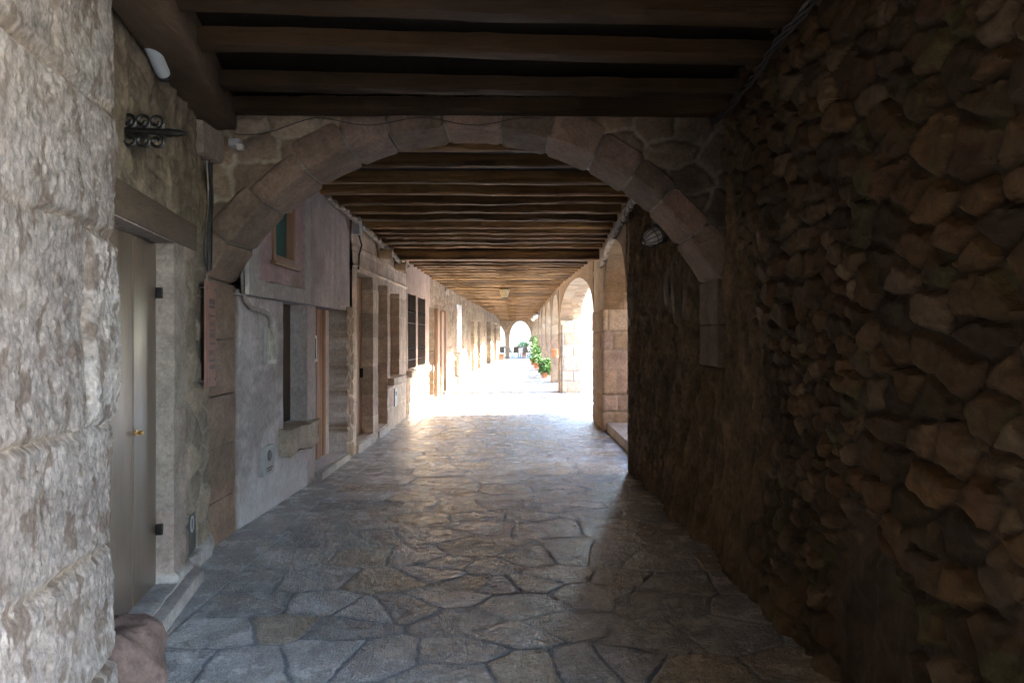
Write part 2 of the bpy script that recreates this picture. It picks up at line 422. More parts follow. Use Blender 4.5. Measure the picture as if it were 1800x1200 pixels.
# ceiling: boards over the joists, with the storey above as its mass
yc = np.array([-3., 5.6, 8, 14, 36, 53.6])
v = []
for y in yc:
    z = float(joistZ(y))+.19
    v += [(-3.2, y, z), (2.35, y, z), (2.35, y, 7.5), (-3.2, y, 7.5)]
f = [(0, 1, 2, 3), tuple(len(v)-4+k for k in (3, 2, 1, 0))]
for k in range(len(yc)-1):
    a = k*4; f += [(a+1, a, a+4, a+5), (a+2, a+1, a+5, a+6), (a+3, a+2, a+6, a+7), (a, a+3, a+7, a+4)]
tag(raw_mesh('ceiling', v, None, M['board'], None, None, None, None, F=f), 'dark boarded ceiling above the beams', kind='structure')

# ------------------------------------------------------------------ near left: the big pier
pier = thing('stone_pier', (-1.75, 3., 0), 'massive pale grey rough hewn stone pier filling the left edge of the photo', 'stone pier')
us = np.concatenate([np.arange(-.5, -.06, .04), np.arange(-.06, 1.15, .006), np.arange(1.15, 2.9, .05)])
zs = np.arange(-.03, 3.62, .006)
U, Z = np.meshgrid(us, zs)
w = fbm(U*1.6, Z*1.6, 3, 4)
rowz = np.array([-.2, .30, .80, 1.34, 2.13, 2.68, 3.35, 4.2])
Zw = Z+fbm(U*2.2, Z*1.2, 8, 4)*.035
row = np.clip(np.searchsorted(rowz, Zw)-1, 0, 6)
dz = np.minimum(Zw-rowz[row], rowz[row+1]-Zw)
cutu = np.array([.9, .62, 1.15, .28, 1.1, .55, .3])
Uw = U+fbm(U*1.5+3, Z*2, 9, 3)*.03
du = np.abs(Uw-cutu[row]); e = np.minimum(dz, du+np.where(row == 3, 0, 0))
bid = h2(row, (Uw > cutu[row]).astype(int), 4)
groove = 1-sstep(.0, .042, e+fbm(U*6, Z*6, 10, 4)*.014)
groove = groove*(.25+.95*vn(U*2.3+row*3, Z*2.3, 12))
wu = U+fbm(U*9, Z*9, 15, 2)*.006+Z*.10; wz = Z+fbm(U*8, Z*8, 25, 2)*.008
pi1, pi2, pe = cells(wu, wz, .022, .062, 13, .95)
qi1, qi2, qe = cells(wu+.3, wz+.7, .055, .10, 17, .95)
amp = .5+.9*vn(U*2.1, Z*2.1, 18)
chis = ((pi1-.5)*.013*sstep(0, .007, pe)-.006*(1-sstep(.0, .006, pe)))+((qi1-.5)*.011*sstep(0, .014, qe))
h = -.04*groove+chis*amp*.55*(1-.95*groove)+fbm(U*3.2, Z*3.2, 14, 3)*.016+fbm(U*9, Z*6, 19, 3)*.010+(bid-.5)*.03*sstep(.0, .05, e)+fbm(U*60, Z*40, 16, 2)*.004
bl = sstep(-.035, .035, U)
bl = 1-np.clip((.05-U)/.1, 0, 1)
th = (1-bl)*math.pi/2
nx = NX*np.cos(th)-DX*np.sin(th); ny = NY*np.cos(th)-DY*np.sin(th)
bu = np.maximum(U, 0)
bk = np.minimum(U, 0)
BX = -1.75+DX*bu+NX*bk; BY = 3.+DY*bu+NY*bk
P = np.stack([BX+nx*h, BY+ny*h, Z], -1)
c = np.array((.29, .252, .232))*np.ones(U.shape+(1,))
c = c*(.90+.2*bid[..., None])
c = mixc(c, np.broadcast_to(np.array((.28, .22, .165)), c.shape), np.clip(groove*.8, 0, 1))
c = mixc(c, np.broadcast_to(np.array((.33, .305, .285)), c.shape), sstep(.15, .5, fbm(U*1.1, Z*1.3, 21, 3)))
spk = fbm(U*60, Z*36, 23, 4, .7); c = c*(1+.30*np.clip(spk*2, -1, 1)[..., None])*(.84+.32*pi2[..., None])*(.9+.2*qi2[..., None])*(.88+.24*bid[..., None])
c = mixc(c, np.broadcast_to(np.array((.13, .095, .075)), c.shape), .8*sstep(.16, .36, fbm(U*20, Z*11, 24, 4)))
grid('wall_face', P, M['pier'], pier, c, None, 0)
m = MB(); m.hexa([(-1.80, 2.9, 0), (-1.35, .2, 0), (-2.9, .2, 0), (-2.9, 2.75, 0), (-1.80, 2.9, 3.6), (-1.35, .2, 3.6), (-2.9, .2, 3.6), (-2.9, 2.75, 3.6)])
m.build('core', M['pier'], pier, colfn=lambda p: (.45, .4, .36))

# ------------------------------------------------------------------ near left house: wall with the varnished door
h0 = thing('stone_house', near_wall(1.2)+(0,), 'old stone house front with the varnished door beside the pale pier', 'house')
def fr_near(t): return (-2.43+DX*t, 5.4+DY*t, NX+t*0, NY+t*0)
TD0, TD1, ZD0, ZD1 = .97, 2.30, .10, 2.31
def pat_near(u, v):
    h1, c1 = pat_rubble(u, v, .34, .17, 5, [(.27, .225, .175), (.24, .205, .165), (.30, .245, .19), (.22, .19, .15)], (.33, .30, .26), .018, .010, .05)
    h3, c3 = pat_ashlar(u, v, [.55, .62, .48], .5, .9, 6, [(.36, .29, .255), (.34, .285, .25), (.31, .265, .23)], (.30, .27, .24), .008, .006)
    f = sstep(.66, .70, u+fbm(v*3, u*3, 4, 2)*.03)*(1-sstep(2.48, 2.52, v)); h1, c1 = h1*(1-f)+(h3+.012)*f, mixc(c1, c3, f)
    # pale plinth
    p = 1-sstep(.12, .16, v+fbm(u*6, v*6, 8, 3)*.03)
    h1 = h1+p*.03; c1 = mixc(c1, np.broadcast_to(np.array((.40, .38, .37)), c1.shape), p)
    # upper wall: eroded streaky render
    q = sstep(2.45, 2.6, v); st = fbm(u*20, v*4, 31, 5); s2 = fbm(u*3, v*3, 32, 4)
    h1 = h1*(1-.2*q)+q*(st*.03+s2*.02); c1 = mixc(c1, np.array((.16, .125, .085))*(1+.6*st[..., None]+.4*s2[..., None]), q*.8)
    return h1, c1
facade('wall', 0., 2.8, -.03, 3.68, .0125, fr_near, pat_near, M['ashlar'], h0, [(TD0, TD1, ZD0, ZD1, .14), (.36, .60, .14, .44, .03)])
def nbox(mb, t0, t1, o0, o1, z0, z1):
    p = [near_wall(t0, o0), near_wall(t1, o0), near_wall(t1, o1), near_wall(t0, o1)]
    return mb.hexa([q+(z0,) for q in p]+[q+(z1,) for q in p])
dd = MB(); tb = TD0+.012
for k, w in enumerate((.415, .415, .415)):
    nbox(dd, tb+.0045, tb+w-.0045, -.125, -.083-.002*(k % 2), ZD0+.01, ZD1-.012); tb += w
door = dd.build('door', M['door'], h0, .002)
m = MB(); c = near_wall(TD0+.385, -.083); n = Vector((NX, NY, 0))
m.lathe([(.02, 0), (.02, .005), (.007, .007), (.007, .02), (.013, .024), (.016, .032), (.011, .04), (.0, .041)], (c[0], c[1], 1.13), n, 14)
m.build('knob', M['brass'], door)
for zz in (.42, 1.95):
    m = MB(); nbox(m, TD0-.01, TD0+.03, -.083, -.045, zz, zz+.07); nbox(m, TD0-.04, TD0-.01, -.07, -.05, zz+.01, zz+.05); m.build('hinge', M['iron'], door, .004)
m = MB(); nbox(m, -.1, 3.2, -.75, -.3, -.02, 3.7); m.build('body', M['ashlar'], h0, colfn=lambda p: (.3, .25, .2))
m = MB(); nbox(m, .44, 2.75, -.05, .035, 2.32, 2.51); m.build('lintel', M['lintel'], h0, .012, jit=.006, sub=3)
m = MB(); nbox(m, .62, 2.2, -.10, .13, -.02, .085); m.build('doorstep', M['ashlar'], h0, .015, jit=.004, sub=3, colfn=lambda p: (.40, .375, .36))
mt = MB(); nbox(mt, .365, .595, -.032, .004, .145, .435); mc = mt.build('meter_hatch', M['hatch'], h0, .003)
m = MB(); c = near_wall(.48, .004)
pts = []
for k in range(15):
    a = 2*math.pi*k/14; t = .48+.035*math.sin(a); q = near_wall(t, .007); pts.append(q+(.355+.05*math.cos(a)*(1.2 if math.cos(a) < 0 else 1),))
m.tube(pts, .005, 6); m.build('emblem', M['boxgrey'], mc)

# timber along the top of the near wall, on its corbel
m = MB()
m.hexa([(-2.47, 5.38, 3.32), (-2.19, 5.38, 3.32), (-1.60, 2.9, 3.32), (-1.88, 2.9, 3.32), (-2.47, 5.38, 3.60), (-2.19, 5.38, 3.60), (-1.60, 2.9, 3.60), (-1.88, 2.9, 3.60)])
o = m.build('wall_beam', M['timber'], None, .03, jit=.012, sub=4)
tag(o, 'thick reddish timber running along the wall top above the iron bracket', 'beam')
m = MB(); m.box(-2.62, -2.30, 5.05, 5.41, 3.06, 3.315); o = m.build('corbel_stone', M['ashlar'], None, .025, jit=.02, sub=3, colfn=lambda p: (.32, .26, .22))
tag(o, 'square corbel stone carrying the end of the thick wall timber', 'corbel')

# guard stone at the foot of the pier
m = MB()
prof = [(.0, 0), (.255, 0), (.262, .08), (.255, .2), (.235, .27), (.19, .305), (.09, .318), (0, .32)]
m.lathe(prof, (-2.0, 3.30, -.02), (0, 0, 1), 40)
o = m.build('guard_stone', M['rubble'], None, 0, sub=3, jit=.055, smooth=60, colfn=lambda p: (.17, .115, .10))
tag(o, 'low rounded reddish guard stone at the foot of the pale pier', 'guard stone')

# ------------------------------------------------------------------ the transverse arch
AX, AZ, AR, AH = -.405, 1.064, 2.30, 1.0763
arch = thing('stone_arch', (AX, 5.67, 0), 'broad sandstone arch spanning the whole passage under the beams', 'arch')
r = random.Random(21)
vb = MB(); ang = [-AH]
nvs = 13; wts = [r.uniform(.8, 1.25) for _ in range(nvs)]; tot = sum(wts)
for w in wts: ang.append(ang[-1]+2*AH*w/tot)
vcol = []
for k in range(nvs):
    a0 = ang[k]+.0045; a1 = ang[k+1]-.0045; th = r.uniform(.20, .26) if 2 < k < nvs-3 else r.uniform(.19, .23); y0 = 5.4-r.uniform(0, .03); ri = AR+r.uniform(-.012, .012)
    n0 = len(vb.v); ns = 7; nl = 9
    shade = np.array(SAND[r.randrange(5)])*r.uniform(.85, 1.15)
    # one stone as a rounded block: param (angle, section loop)
    loop = []
    rb = .018
    sec = [(0, rb), (rb, 0), (.14, 0), (.28, 0), (.42, 0), (.55-rb, 0), (.55, rb), (.55, th-rb), (.55-rb, th), (rb, th), (0, th-rb), (0, th*.5)]
    for i in range(ns+1):
        a = a0+(a1-a0)*i/ns
        sh = rb*.7 if i in (0, ns) else 0
        if i == 1: a = a0+.012
        if i == ns-1: a = a1-.012
        for (dy, dr) in sec:
            cy = .275; cr = th/2
            dy2 = dy+(sh if dy < cy else -sh); dr2 = dr+(sh if dr < cr else -sh)
            nse = float(fbm(np.array([a*9+dy*5]), np.array([dr*9+dy*7+k]), 33, 3)[0])*.014
            rr = ri+dr2+nse*(1 if dr < cr else -1)
            x = AX+math.sin(a)*rr; z = AZ+math.cos(a)*rr
            vb.v.append((x, y0+dy2+nse*.7, z)); vcol.append(shade)
    L = len(sec)
    for i in range(ns):
        for q in range(L): vb.f.append((n0+i*L+q, n0+i*L+(q+1) % L, n0+(i+1)*L+(q+1) % L, n0+(i+1)*L+q))
    vb.f.append(tuple(n0+q for q in range(L))); vb.f.append(tuple(n0+ns*L+q for q in range(L-1, -1, -1)))
raw_mesh('arch_ring', vb.v, None, M['ashlar'], arch, np.array(vcol), 40, None, F=vb.f)
# mortar core of the ring
P = []
aa = np.linspace(-AH, AH, 60)
for dy, dr in ((.02, .03), (.53, .03), (.53, .2), (.02, .2), (.02, .03)): P.append([(AX+math.sin(a)*(AR+dr), 5.4+dy, AZ+math.cos(a)*(AR+dr)) for a in aa])
grid('mortar', np.array(P), M['ashlar'], arch, np.full((5, 60, 3), (.30, .27, .23)), None, None)
# spandrel
X, Z = np.meshgrid(np.arange(-2.9, 1.95, .0125), np.arange(1.6, 3.66, .0125))
h, c = pat_rubble(X, Z, .36, .22, 44, [(.27, .21, .165), (.30, .24, .19), (.22, .175, .14), (.32, .26, .20)], (.40, .37, .31), .02, .022, .1)
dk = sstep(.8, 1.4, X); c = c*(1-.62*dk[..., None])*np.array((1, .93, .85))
rad = np.hypot(X-AX, Z-AZ)
keep = (rad > AR+.13)[:-1, :-1]
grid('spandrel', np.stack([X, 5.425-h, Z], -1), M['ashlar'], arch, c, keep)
X, Z = np.meshgrid(np.arange(-2.9, 1.95, .05), np.arange(1.6, 3.66, .05)); rad = np.hypot(X-AX, Z-AZ)
grid('spandrel', np.stack([X, X*0+5.93, Z], -1), M['ashlar'], arch, np.full(X.shape+(3,), (.3, .24, .19)), (rad > AR+.1)[:-1, :-1])
def blocks(name, x0, x1, y0, y1, hs, z, parent, s, cols=SAND):
    rr = random.Random(s); V = []; C = []
    mb = MB()
    for hgt in hs:
        o1, o2 = rr.uniform(-.008, .008), rr.uniform(-.008, .008)
        mb.box(x0+o1, x1+o1, y0+o2, y1+o2, z+.003, z+hgt-.003); z += hgt
    zz = [0]; 
    return mb.build(name, M['ashlar'], parent, .012, jit=.010, sub=5, colfn=lambda p: tuple(np.array(cols[int(h2(np.array([math.floor(p[2]*2.2)]), np.array([1]), s)[0]*len(cols))])))
blocks('jamb', -2.80, -2.43, 5.40, 5.95, [.36, .44, .42, .46, .47], 0, arch, 3)
blocks('jamb', 1.605, 1.95, 5.40, 5.95, [.34, .36], 1.46, arch, 6, [(.16, .115, .085), (.14, .10, .075)])

# ------------------------------------------------------------------ the right rubble house
rh = thing('rubble_house', (1.62, 5., 0), 'dark rubble stone house wall along the right side of the passage', 'house')
us = np.concatenate([np.arange(1.2, 2.1, .05), np.arange(2.1, 6.2, .0125), np.arange(6.2, 8.61, .016)])
zs = np.arange(-.03, 3.66, .0125)
U, Z = np.meshgrid(us, zs)
h1, c1 = pat_rubble(U, Z, .25, .135, 61, BRN, (.022, .015, .009), .045, .018, .07, .022)
h4, c4 = pat_rubble(U, Z, .14, .09, 67, BRN, (.030, .021, .013), .032, .011, .05, .016)
mx = sstep(.15, .3, fbm(U*1.4, Z*1.4, 62, 3)); h1 = h1*(1-mx)+h4*mx; c1 = mixc(c1, c4, mx)
st = fbm(U*14, Z*4.5, 63, 5, .62); st2 = fbm(U*34, Z*9, 64, 4, .6)
k = sstep(4.0, 5.6, U+fbm(U*1.5, Z*1.5, 65, 3)*.9-.25*(Z-1))
rg = st*.05+st2*.02
c2 = np.array((.21, .15, .095))*(1+.5*st[..., None])
patch = sstep(.22, .34, fbm(U*1.3+2, Z*.8, 66, 4))*sstep(5.5, 6.0, U)*sstep(.9, 1.2, Z)*(1-sstep(2.2, 2.6, Z))
c2 = mixc(c2, np.broadcast_to(np.array((.15, .112, .08)), c2.shape), patch); rg = rg*(1-patch*.7)+patch*.03
h1 = h1+fbm(U*7+fbm(U*3, Z*3, 72, 2), Z*20, 73, 4)*.010+fbm(U*36, Z*36, 74, 2)*.005
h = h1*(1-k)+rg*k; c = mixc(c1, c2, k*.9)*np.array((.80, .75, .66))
h = h-.10*sstep(5.30, 5.38, U)*(1-sstep(5.95, 6.02, U))*sstep(1.40, 1.50, Z+.04*fbm(U*5, Z*5, 76, 3))
c = c*(1+.35*fbm(U*11, Z*11, 75, 4)[..., None])
# a large smooth dark boulder low in the near wall
bo = np.hypot((U-3.15)/.46, (Z-.42)/.50)+fbm(U*3, Z*3, 68, 4)*.5
inb = 1-sstep(.78, .92, bo); rim = sstep(.78, .92, bo)*(1-sstep(.92, 1.1, bo))
h = h*(1-inb)+inb*(-.05+fbm(U*5, Z*5, 69, 5)*.05)-rim*.03
c = mixc(c, np.broadcast_to(np.array((.040, .027, .018)), c.shape), inb*.8)
c = mixc(c, np.array((.045, .05, .018))*np.ones(c.shape), .5*sstep(.25, .5, fbm(U*5, Z*5, 70, 4)))
foot = 1-sstep(0, .9, Z)
X = rightX(U)-h+.02-foot*(.10-.09*sstep(6, 8, U))*(1+.8*fbm(U*1.7, Z*0, 71, 2))
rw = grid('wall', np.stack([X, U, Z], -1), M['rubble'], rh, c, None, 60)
m = MB(); m.box(1.80, 2.36, 1.2, 8.6, -.03, 3.6); m.box(2.36, 14, 1.2, 4.2, -.03, 11); m.box(1.42, 1.80, 8.56, 8.60, 0, 3.6); m.box(1.62, 2.3, -3.4, -1.9, -.03, 3.62); m.box(1.45, 1.8, 1.2, 1.24, 0, 3.6)  # tall unseen wing sized to keep sun off the near opening
m.build('body', M['rubble'], rh, colfn=lambda p: (.34, .27, .20))

# ------------------------------------------------------------------ right arcade
arc = thing('arcade_wall', (1.6, 31, 0), 'honey coloured stone arcade of round arches open to the sunlit plaza', 'arcade')
piers = [(8.55, 8.75), (12.3, 13.9), (20.8, 21.6), (25.4, 26.2), (29.9, 30.7), (34.4, 35.2), (38.9, 39.7), (43.4, 44.2), (47.9, 48.7), (52.4, 53.2)]
def arc_patch(us, vs):   # colour + relief for arcade masonry
    return pat_ashlar(us, vs, [.38, .32, .42], .34, .6, 91, OCH, (.20, .155, .11), .022, .014, 0., .014)
TH = .62
for k, (a, b) in enumerate(piers):
    if k == 0: continue
    res = .03 if k < 3 else .09
    # three faces: near (-Y), passage (-X), far (+Y)
    per = []
    for t in np.arange(0, TH, res): per.append(('n', TH-t))
    for t in np.arange(0, b-a, res): per.append(('p', t))
    for t in np.arange(0, TH+res, res): per.append(('f', t))
    zs = np.arange(-.03, 2.2, res); P = np.zeros((len(zs), len(per), 3))
    UU = np.arange(len(per))*res+k*3.1; Ug, Zg = np.meshgrid(UU, zs); h, c = arc_patch(Ug, Zg)
    for i, (w, t) in enumerate(per):
        if w == 'n': P[:, i, 0] = float(rightX(a))+t; P[:, i, 1] = a-h[:, i]
        elif w == 'p': P[:, i, 0] = float(rightX(a+t))-h[:, i]; P[:, i, 1] = a+t
        else: P[:, i, 0] = float(rightX(b))+t; P[:, i, 1] = b+h[:, i]
    P[:, :, 2] = zs[:, None]
    if k == 1:
        brown = np.array([1. if w == 'p' else 0. for w, t in per])[None, :]*np.ones(Zg.shape)
        c = mixc(c, np.array((.30, .20, .12))*np.ones(c.shape), brown*.8)
    if k <= 2: c = mixc(c, c*np.array((1.9, 2.0, 2.15)), np.array([1. if w == 'n' else 0. for w, t in per])[None, :]*np.ones(Zg.shape))  # near faces painted lighter, in place of light through the arches
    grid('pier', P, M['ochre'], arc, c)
    m = MB(); m.box(float(rightX(a))+.05, float(rightX(a))+TH+.01, a+.02, b-.02, 0, 2.2); m.build('pier_core', M['ochre'], arc, colfn=lambda p: (.5, .4, .3))
ZS = 2.15
for k in range(len(piers)-1):
    a = piers[k][1]; b = piers[k+1][0]
    if k == 0: a = 8.75
    cy = (a+b)/2; hw = (b-a)/2; res = .035 if k < 2 else .1
    n = max(14, int((b-a)/res)); 
    rise = min(float(joistZ(cy))-.08-ZS, 1.0)
    th = np.linspace(math.pi, 0, n)
    yy = cy+hw*np.cos(th); zz = ZS+rise*np.sin(th)**.85 if True else 0
    zz = np.nan_to_num(zz, nan=ZS)
    top = 3.66
    mrow = max(4, int(1.5/res))
    F = np.linspace(0, 1, mrow)
    Yg = np.broadcast_to(yy, (mrow, n)); Zg = zz[None, :]+(top-zz[None, :])*F[:, None]
    h, c = pat_ashlar(Yg, Zg, [.34, .3], .35, .7, 95+k, OCH, (.29, .23, .165), .01, .008)
    d2 = np.hypot((Yg-cy)/hw, (Zg-ZS)/rise)
    ring = (d2 < 1.22)
    vid = h2(np.floor(np.arctan2(Zg-ZS, Yg-cy)*6), Yg*0, k); c = np.where(ring[..., None], palette(vid, OCH)*.95, c)
    if k <= 1: c = mixc(c, np.array((.34, .235, .145))*np.ones(c.shape), .75*np.ones(Yg.shape))
    x0 = rightX(Yg)
    grid('arch_face', np.stack([x0-h, Yg, Zg], -1), M['ochre'], arc, c)
    ts = np.linspace(0, TH, max(4, int(TH/res))); Tg, Yg2 = np.meshgrid(ts, yy, indexing='ij'); Zs = np.broadcast_to(zz, Tg.shape)
    h, c = pat_ashlar(np.broadcast_to(th*hw, Tg.shape), Tg, [.3, .35], .28, .45, 120+k, OCH, (.29, .23, .165), .012, .008)
    grid('arch_soffit', np.stack([rightX(Yg2)+Tg, Yg2, Zs-h*0+.0], -1), M['ochre'], arc, c)
m = MB(); 
for k in range(len(piers)-1):
    a = piers[k][1] if k else 8.6; b = piers[k+1][0]
    for (q0, q1) in ((a, b),):
        # outer face above the opening, as vertical strips following the arch
        cy = (q0+q1)/2; hw = (q1-q0)/2; rise = min(float(joistZ(cy))-.08-ZS, 1.0); nn = 16
        for i in range(nn):
            t0 = math.pi*(1-i/nn); t1 = math.pi*(1-(i+1)/nn); ya = cy+hw*math.cos(t0); yb = cy+hw*math.cos(t1)
            za = ZS+rise*max(0, math.sin(t0))**.85; zb = ZS+rise*max(0, math.sin(t1))**.85; xa = float(rightX(ya))+TH; xb = float(rightX(yb))+TH
            m.hexa([(xa-.25, ya, za+.02), (xa+.004, ya, za), (xb+.004, yb, zb), (xb-.25, yb, zb+.02), (xa-.25, ya, 4), (xa+.004, ya, 4), (xb+.004, yb, 4), (xb-.25, yb, 4)])
for (a, b) in piers[1:]:
    x = float(rightX(a)); m.box(x+.003, x+TH+.002, a, b, 2.18, 4)
m.build('upper_wall', M['ochre'], arc, colfn=lambda p: (.40, .30, .20))
m = MB(); m.box(2.0, 2.36, 8.6, 53.6, 3.95, 7.4); m.build('upper_wall', M['ochre'], arc, colfn=lambda p: (.5, .4, .3))

# ------------------------------------------------------------------ left houses beyond the arch
def fr_left(off=0.):
    return lambda u: (leftX(u)+off, u, 1+u*0, u*0)
# --- grey plastered house
h1_ = thing('plastered_house', (-2.4, 7.7, 0), 'mauve grey plastered house with a jutting upper storey just past the arch', 'house')
def pat_plaster(u, v):
    f = fbm(u*2.2, v*1.6, 201, 5); h = f*.008+fbm(u*10, v*10, 203, 4)*.0025
    bl = fbm(u*1.3+4, v*2.1, 208, 5, .6); stv = fbm(u*9, v*.9, 209, 4)
    c = np.array((.54, .51, .53))*(1+.28*f[..., None]+.14*stv[..., None]); c = mixc(c, np.broadcast_to(np.array((.30, .265, .27)), c.shape), .6*sstep(.12, .4, bl)); c = mixc(c, np.broadcast_to(np.array((.58, .56, .57)), c.shape), .6*sstep(.2, .45, -bl))
    lo = 1-sstep(.12, .5, v+.3*fbm(u*3, v*3, 204, 4)); c = mixc(c, np.broadcast_to(np.array((.58, .575, .59)), c.shape), lo*.8)
    jam = sstep(9.42, 9.46, u+fbm(v*4, u, 205, 3)*.05); hj, cj = pat_rubble(u, v, .2, .22, 206, OCH, (.5, .42, .33), .02, .01)
    h = h*(1-jam)+(hj+.01)*jam; c = mixc(c, cj*.85, jam)
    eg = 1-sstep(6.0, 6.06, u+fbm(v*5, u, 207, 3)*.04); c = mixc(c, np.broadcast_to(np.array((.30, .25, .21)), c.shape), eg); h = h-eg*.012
    strip = (u > 7.84) & (u < 8.12); c = np.where(strip[..., None], np.array((.46, .41, .40)), c)
    return h, c
facade('wall', 5.9, 9.72, -.03, 2.12, .0135, fr_left(), pat_plaster, M['plaster'], h1_, [(7.1, 7.84, .74, 2.10, .22), (8.12, 9.44, .10, 2.10, .24)])
def pat_jet(u, v):
    f = fbm(u*2.0, v*1.5, 211, 5); h = f*.006+fbm(u*10, v*10, 213, 4)*.002
    bl = fbm(u*1.2+4, v*1.6, 218, 5, .6); stv = fbm(u*8, v*.7, 219, 4)
    c = np.array((.45, .41, .405))*(1+.25*f[..., None]+.18*stv[..., None]); c = mixc(c, np.broadcast_to(np.array((.27, .235, .24)), c.shape), .55*sstep(.15, .45, bl))
    wav = fbm(u*2.5, v*2.5, 214, 3)*.015
    tr = (u < 7.70) & (u > 5.9); inner = (u > 6.18) & (u+wav < 7.49) & (v+wav > 2.22)
    trim = tr & ~inner
    h = h+np.where(trim, .030, 0); c = np.where(trim[..., None], np.array((.43, .41, .405))*(1+.1*f[..., None]), c)
    pk = np.array((.47, .335, .35))*(1+.2*fbm(u*3, v*3, 215, 4)[..., None]); c = np.where(inner[..., None], pk, c)
    sc_ = inner & (fbm(u*4, v*4, 216, 4) > .25-1.2*(2.40-v)); c = np.where((sc_ & (v < 2.42))[..., None], np.array((.36, .27, .22)), c)
    rc = sstep(8.85, 9.5, u)*sstep(2.5, 3.2, v); h = h+rc*.03*fbm(u*9, v*.8, 217, 3)
    return h, c
facade('upper_storey', 5.9, 9.64, 2.07, 3.68, .0135, lambda u: (u*0-2.335, u, 1+u*0, u*0), pat_jet, M['plaster'], h1_, [(6.56, 7.22, 2.43, 3.05, .10)])
m = MB(); m.box(-2.75, -2.338, 5.9, 9.64, 2.066, 2.075); m.box(-2.75, -2.336, 9.64, 9.66, 2.066, 3.68); m.build('soffit', M['plaster'], h1_, colfn=lambda p: (.37, .34, .36))
w = MB()
w.box(-2.43, -2.315, 6.57, 6.62, 2.43, 3.05); w.box(-2.43, -2.315, 7.15, 7.21, 2.43, 3.05); w.box(-2.43, -2.318, 6.62, 7.15, 2.43, 2.50); w.box(-2.43, -2.318, 6.62, 7.15, 2.99, 3.05)
win = w.build('window', M['plank'], h1_, .004)
m = MB(); m.box(-2.40, -2.392, 6.62, 7.15, 2.50, 2.99); m.build('pane', M['teal'], win)
m = MB(); m.box(-2.33, -2.27, 6.5, 7.28, 2.395, 2.43); m.build('sill', M['plank'], win, .005)
d = MB(); y = 8.125
for k in range(9):
    d.box(-2.62, -2.575+.003*(k % 2), y+.003, y+.143, .11, 2.08); y += .1455
door = d.build('door', M['plank'], h1_, .003)
m = MB(); m.box(-2.575, -2.555, 8.52, 8.80, 1.38, 1.72); hatch = m.build('window_hatch', M['white'], door, .004)
m = MB(); m.box(-2.557, -2.551, 8.56, 8.76, 1.42, 1.68); m.build('pane', M['dark'], hatch)
m = MB(); m.box(-2.575, -2.545, 8.60, 8.76, .98, 1.0); m.build('handle', M['iron'], door, .003)
m = MB(); m.box(-2.6, -2.575, 7.11, 7.83, .75, 2.07); m.box(-2.575, -2.56, 7.45, 7.49, .75, 2.07); m.build('shutter', M['darkwood'], h1_, .003)  # dark panel stands for the unlit inside of the niche
m = MB(); m.box(-2.62, -2.29, 6.98, 8.02, .48, .74); m.build('broken_sill', M['ashlar'], h1_, .01, jit=.045, sub=2, colfn=lambda p: (.44, .37, .30))
m = MB(); m.box(-2.55, -2.285, 8.10, 9.46, -.02, .09); m.build('doorstep', M['ashlar'], h1_, .012, jit=.005, sub=3, colfn=lambda p: (.42, .40, .37))
m = MB()
x = float(leftX(6.8))+.012
m.box(x-.03, x+.012, 6.60, 6.86, 1.44, 1.80); mb_ = m.build('meter_box', M['boxgrey'], h1_, .006)
m = MB(); m.box(x+.012, x+.016, 6.63, 6.83, 1.48, 1.77); m.build('pane', M['meterglass'], mb_)
m = MB(); m.box(x-.03, x+.014, 6.52, 6.80, .36, .64); mb2 = m.build('water_hatch', M['boxgrey'], h1_, .006)
m = MB(); m.lathe([(.0, 0), (.055, 0), (.05, .006), (0, .007)], (x+.014, 6.66, .545), (1, 0, 0), 18); m.build('dial', M['black'], mb2)
m = MB(); m.box(x+.014, x+.017, 6.58, 6.74, .42, .435); m.box(x+.014, x+.017, 6.60, 6.72, .395, .407); m.build('lettering', M['ink'], mb2)
m = MB(); xx = -2.40
m.tube([(xx+.02, 5.97, 2.35), (xx+.02, 5.99, 2.12), (xx+.02, 6.03, 2.02), (xx+.02, 6.15, 1.965), (xx+.02, 6.45, 1.945), (xx+.02, 6.60, 1.92), (xx+.02, 6.66, 1.86), (xx+.01, 6.67, 1.78)], .022, 8)
o = m.build('drain_pipe', M['plaster'], None, colfn=lambda p: (.40, .37, .36)); tag(o, 'grey plastered pipe bending across the mauve wall behind the arch foot', 'pipe')

for hs_, ya, yb in ((h1_, 5.88, 9.7),):
    m = MB(); m.box(-3.6, -2.85, ya, yb, -.03, 7.5); m.build('body', M['plaster'], hs_, colfn=lambda p: (.37, .34, .36))
for bx in ((-3.6, -2.83, 5.3, 5.96, -.03, 3.7), (-2.83, -2.46, 5.44, 5.92, 2.14, 3.7), (1.7, 1.9, 5.44, 5.92, 0, 3.7)):
    m = MB(); m.box(*bx); m.build('core', M['ashlar'], arch, colfn=lambda p: (.3, .25, .2))
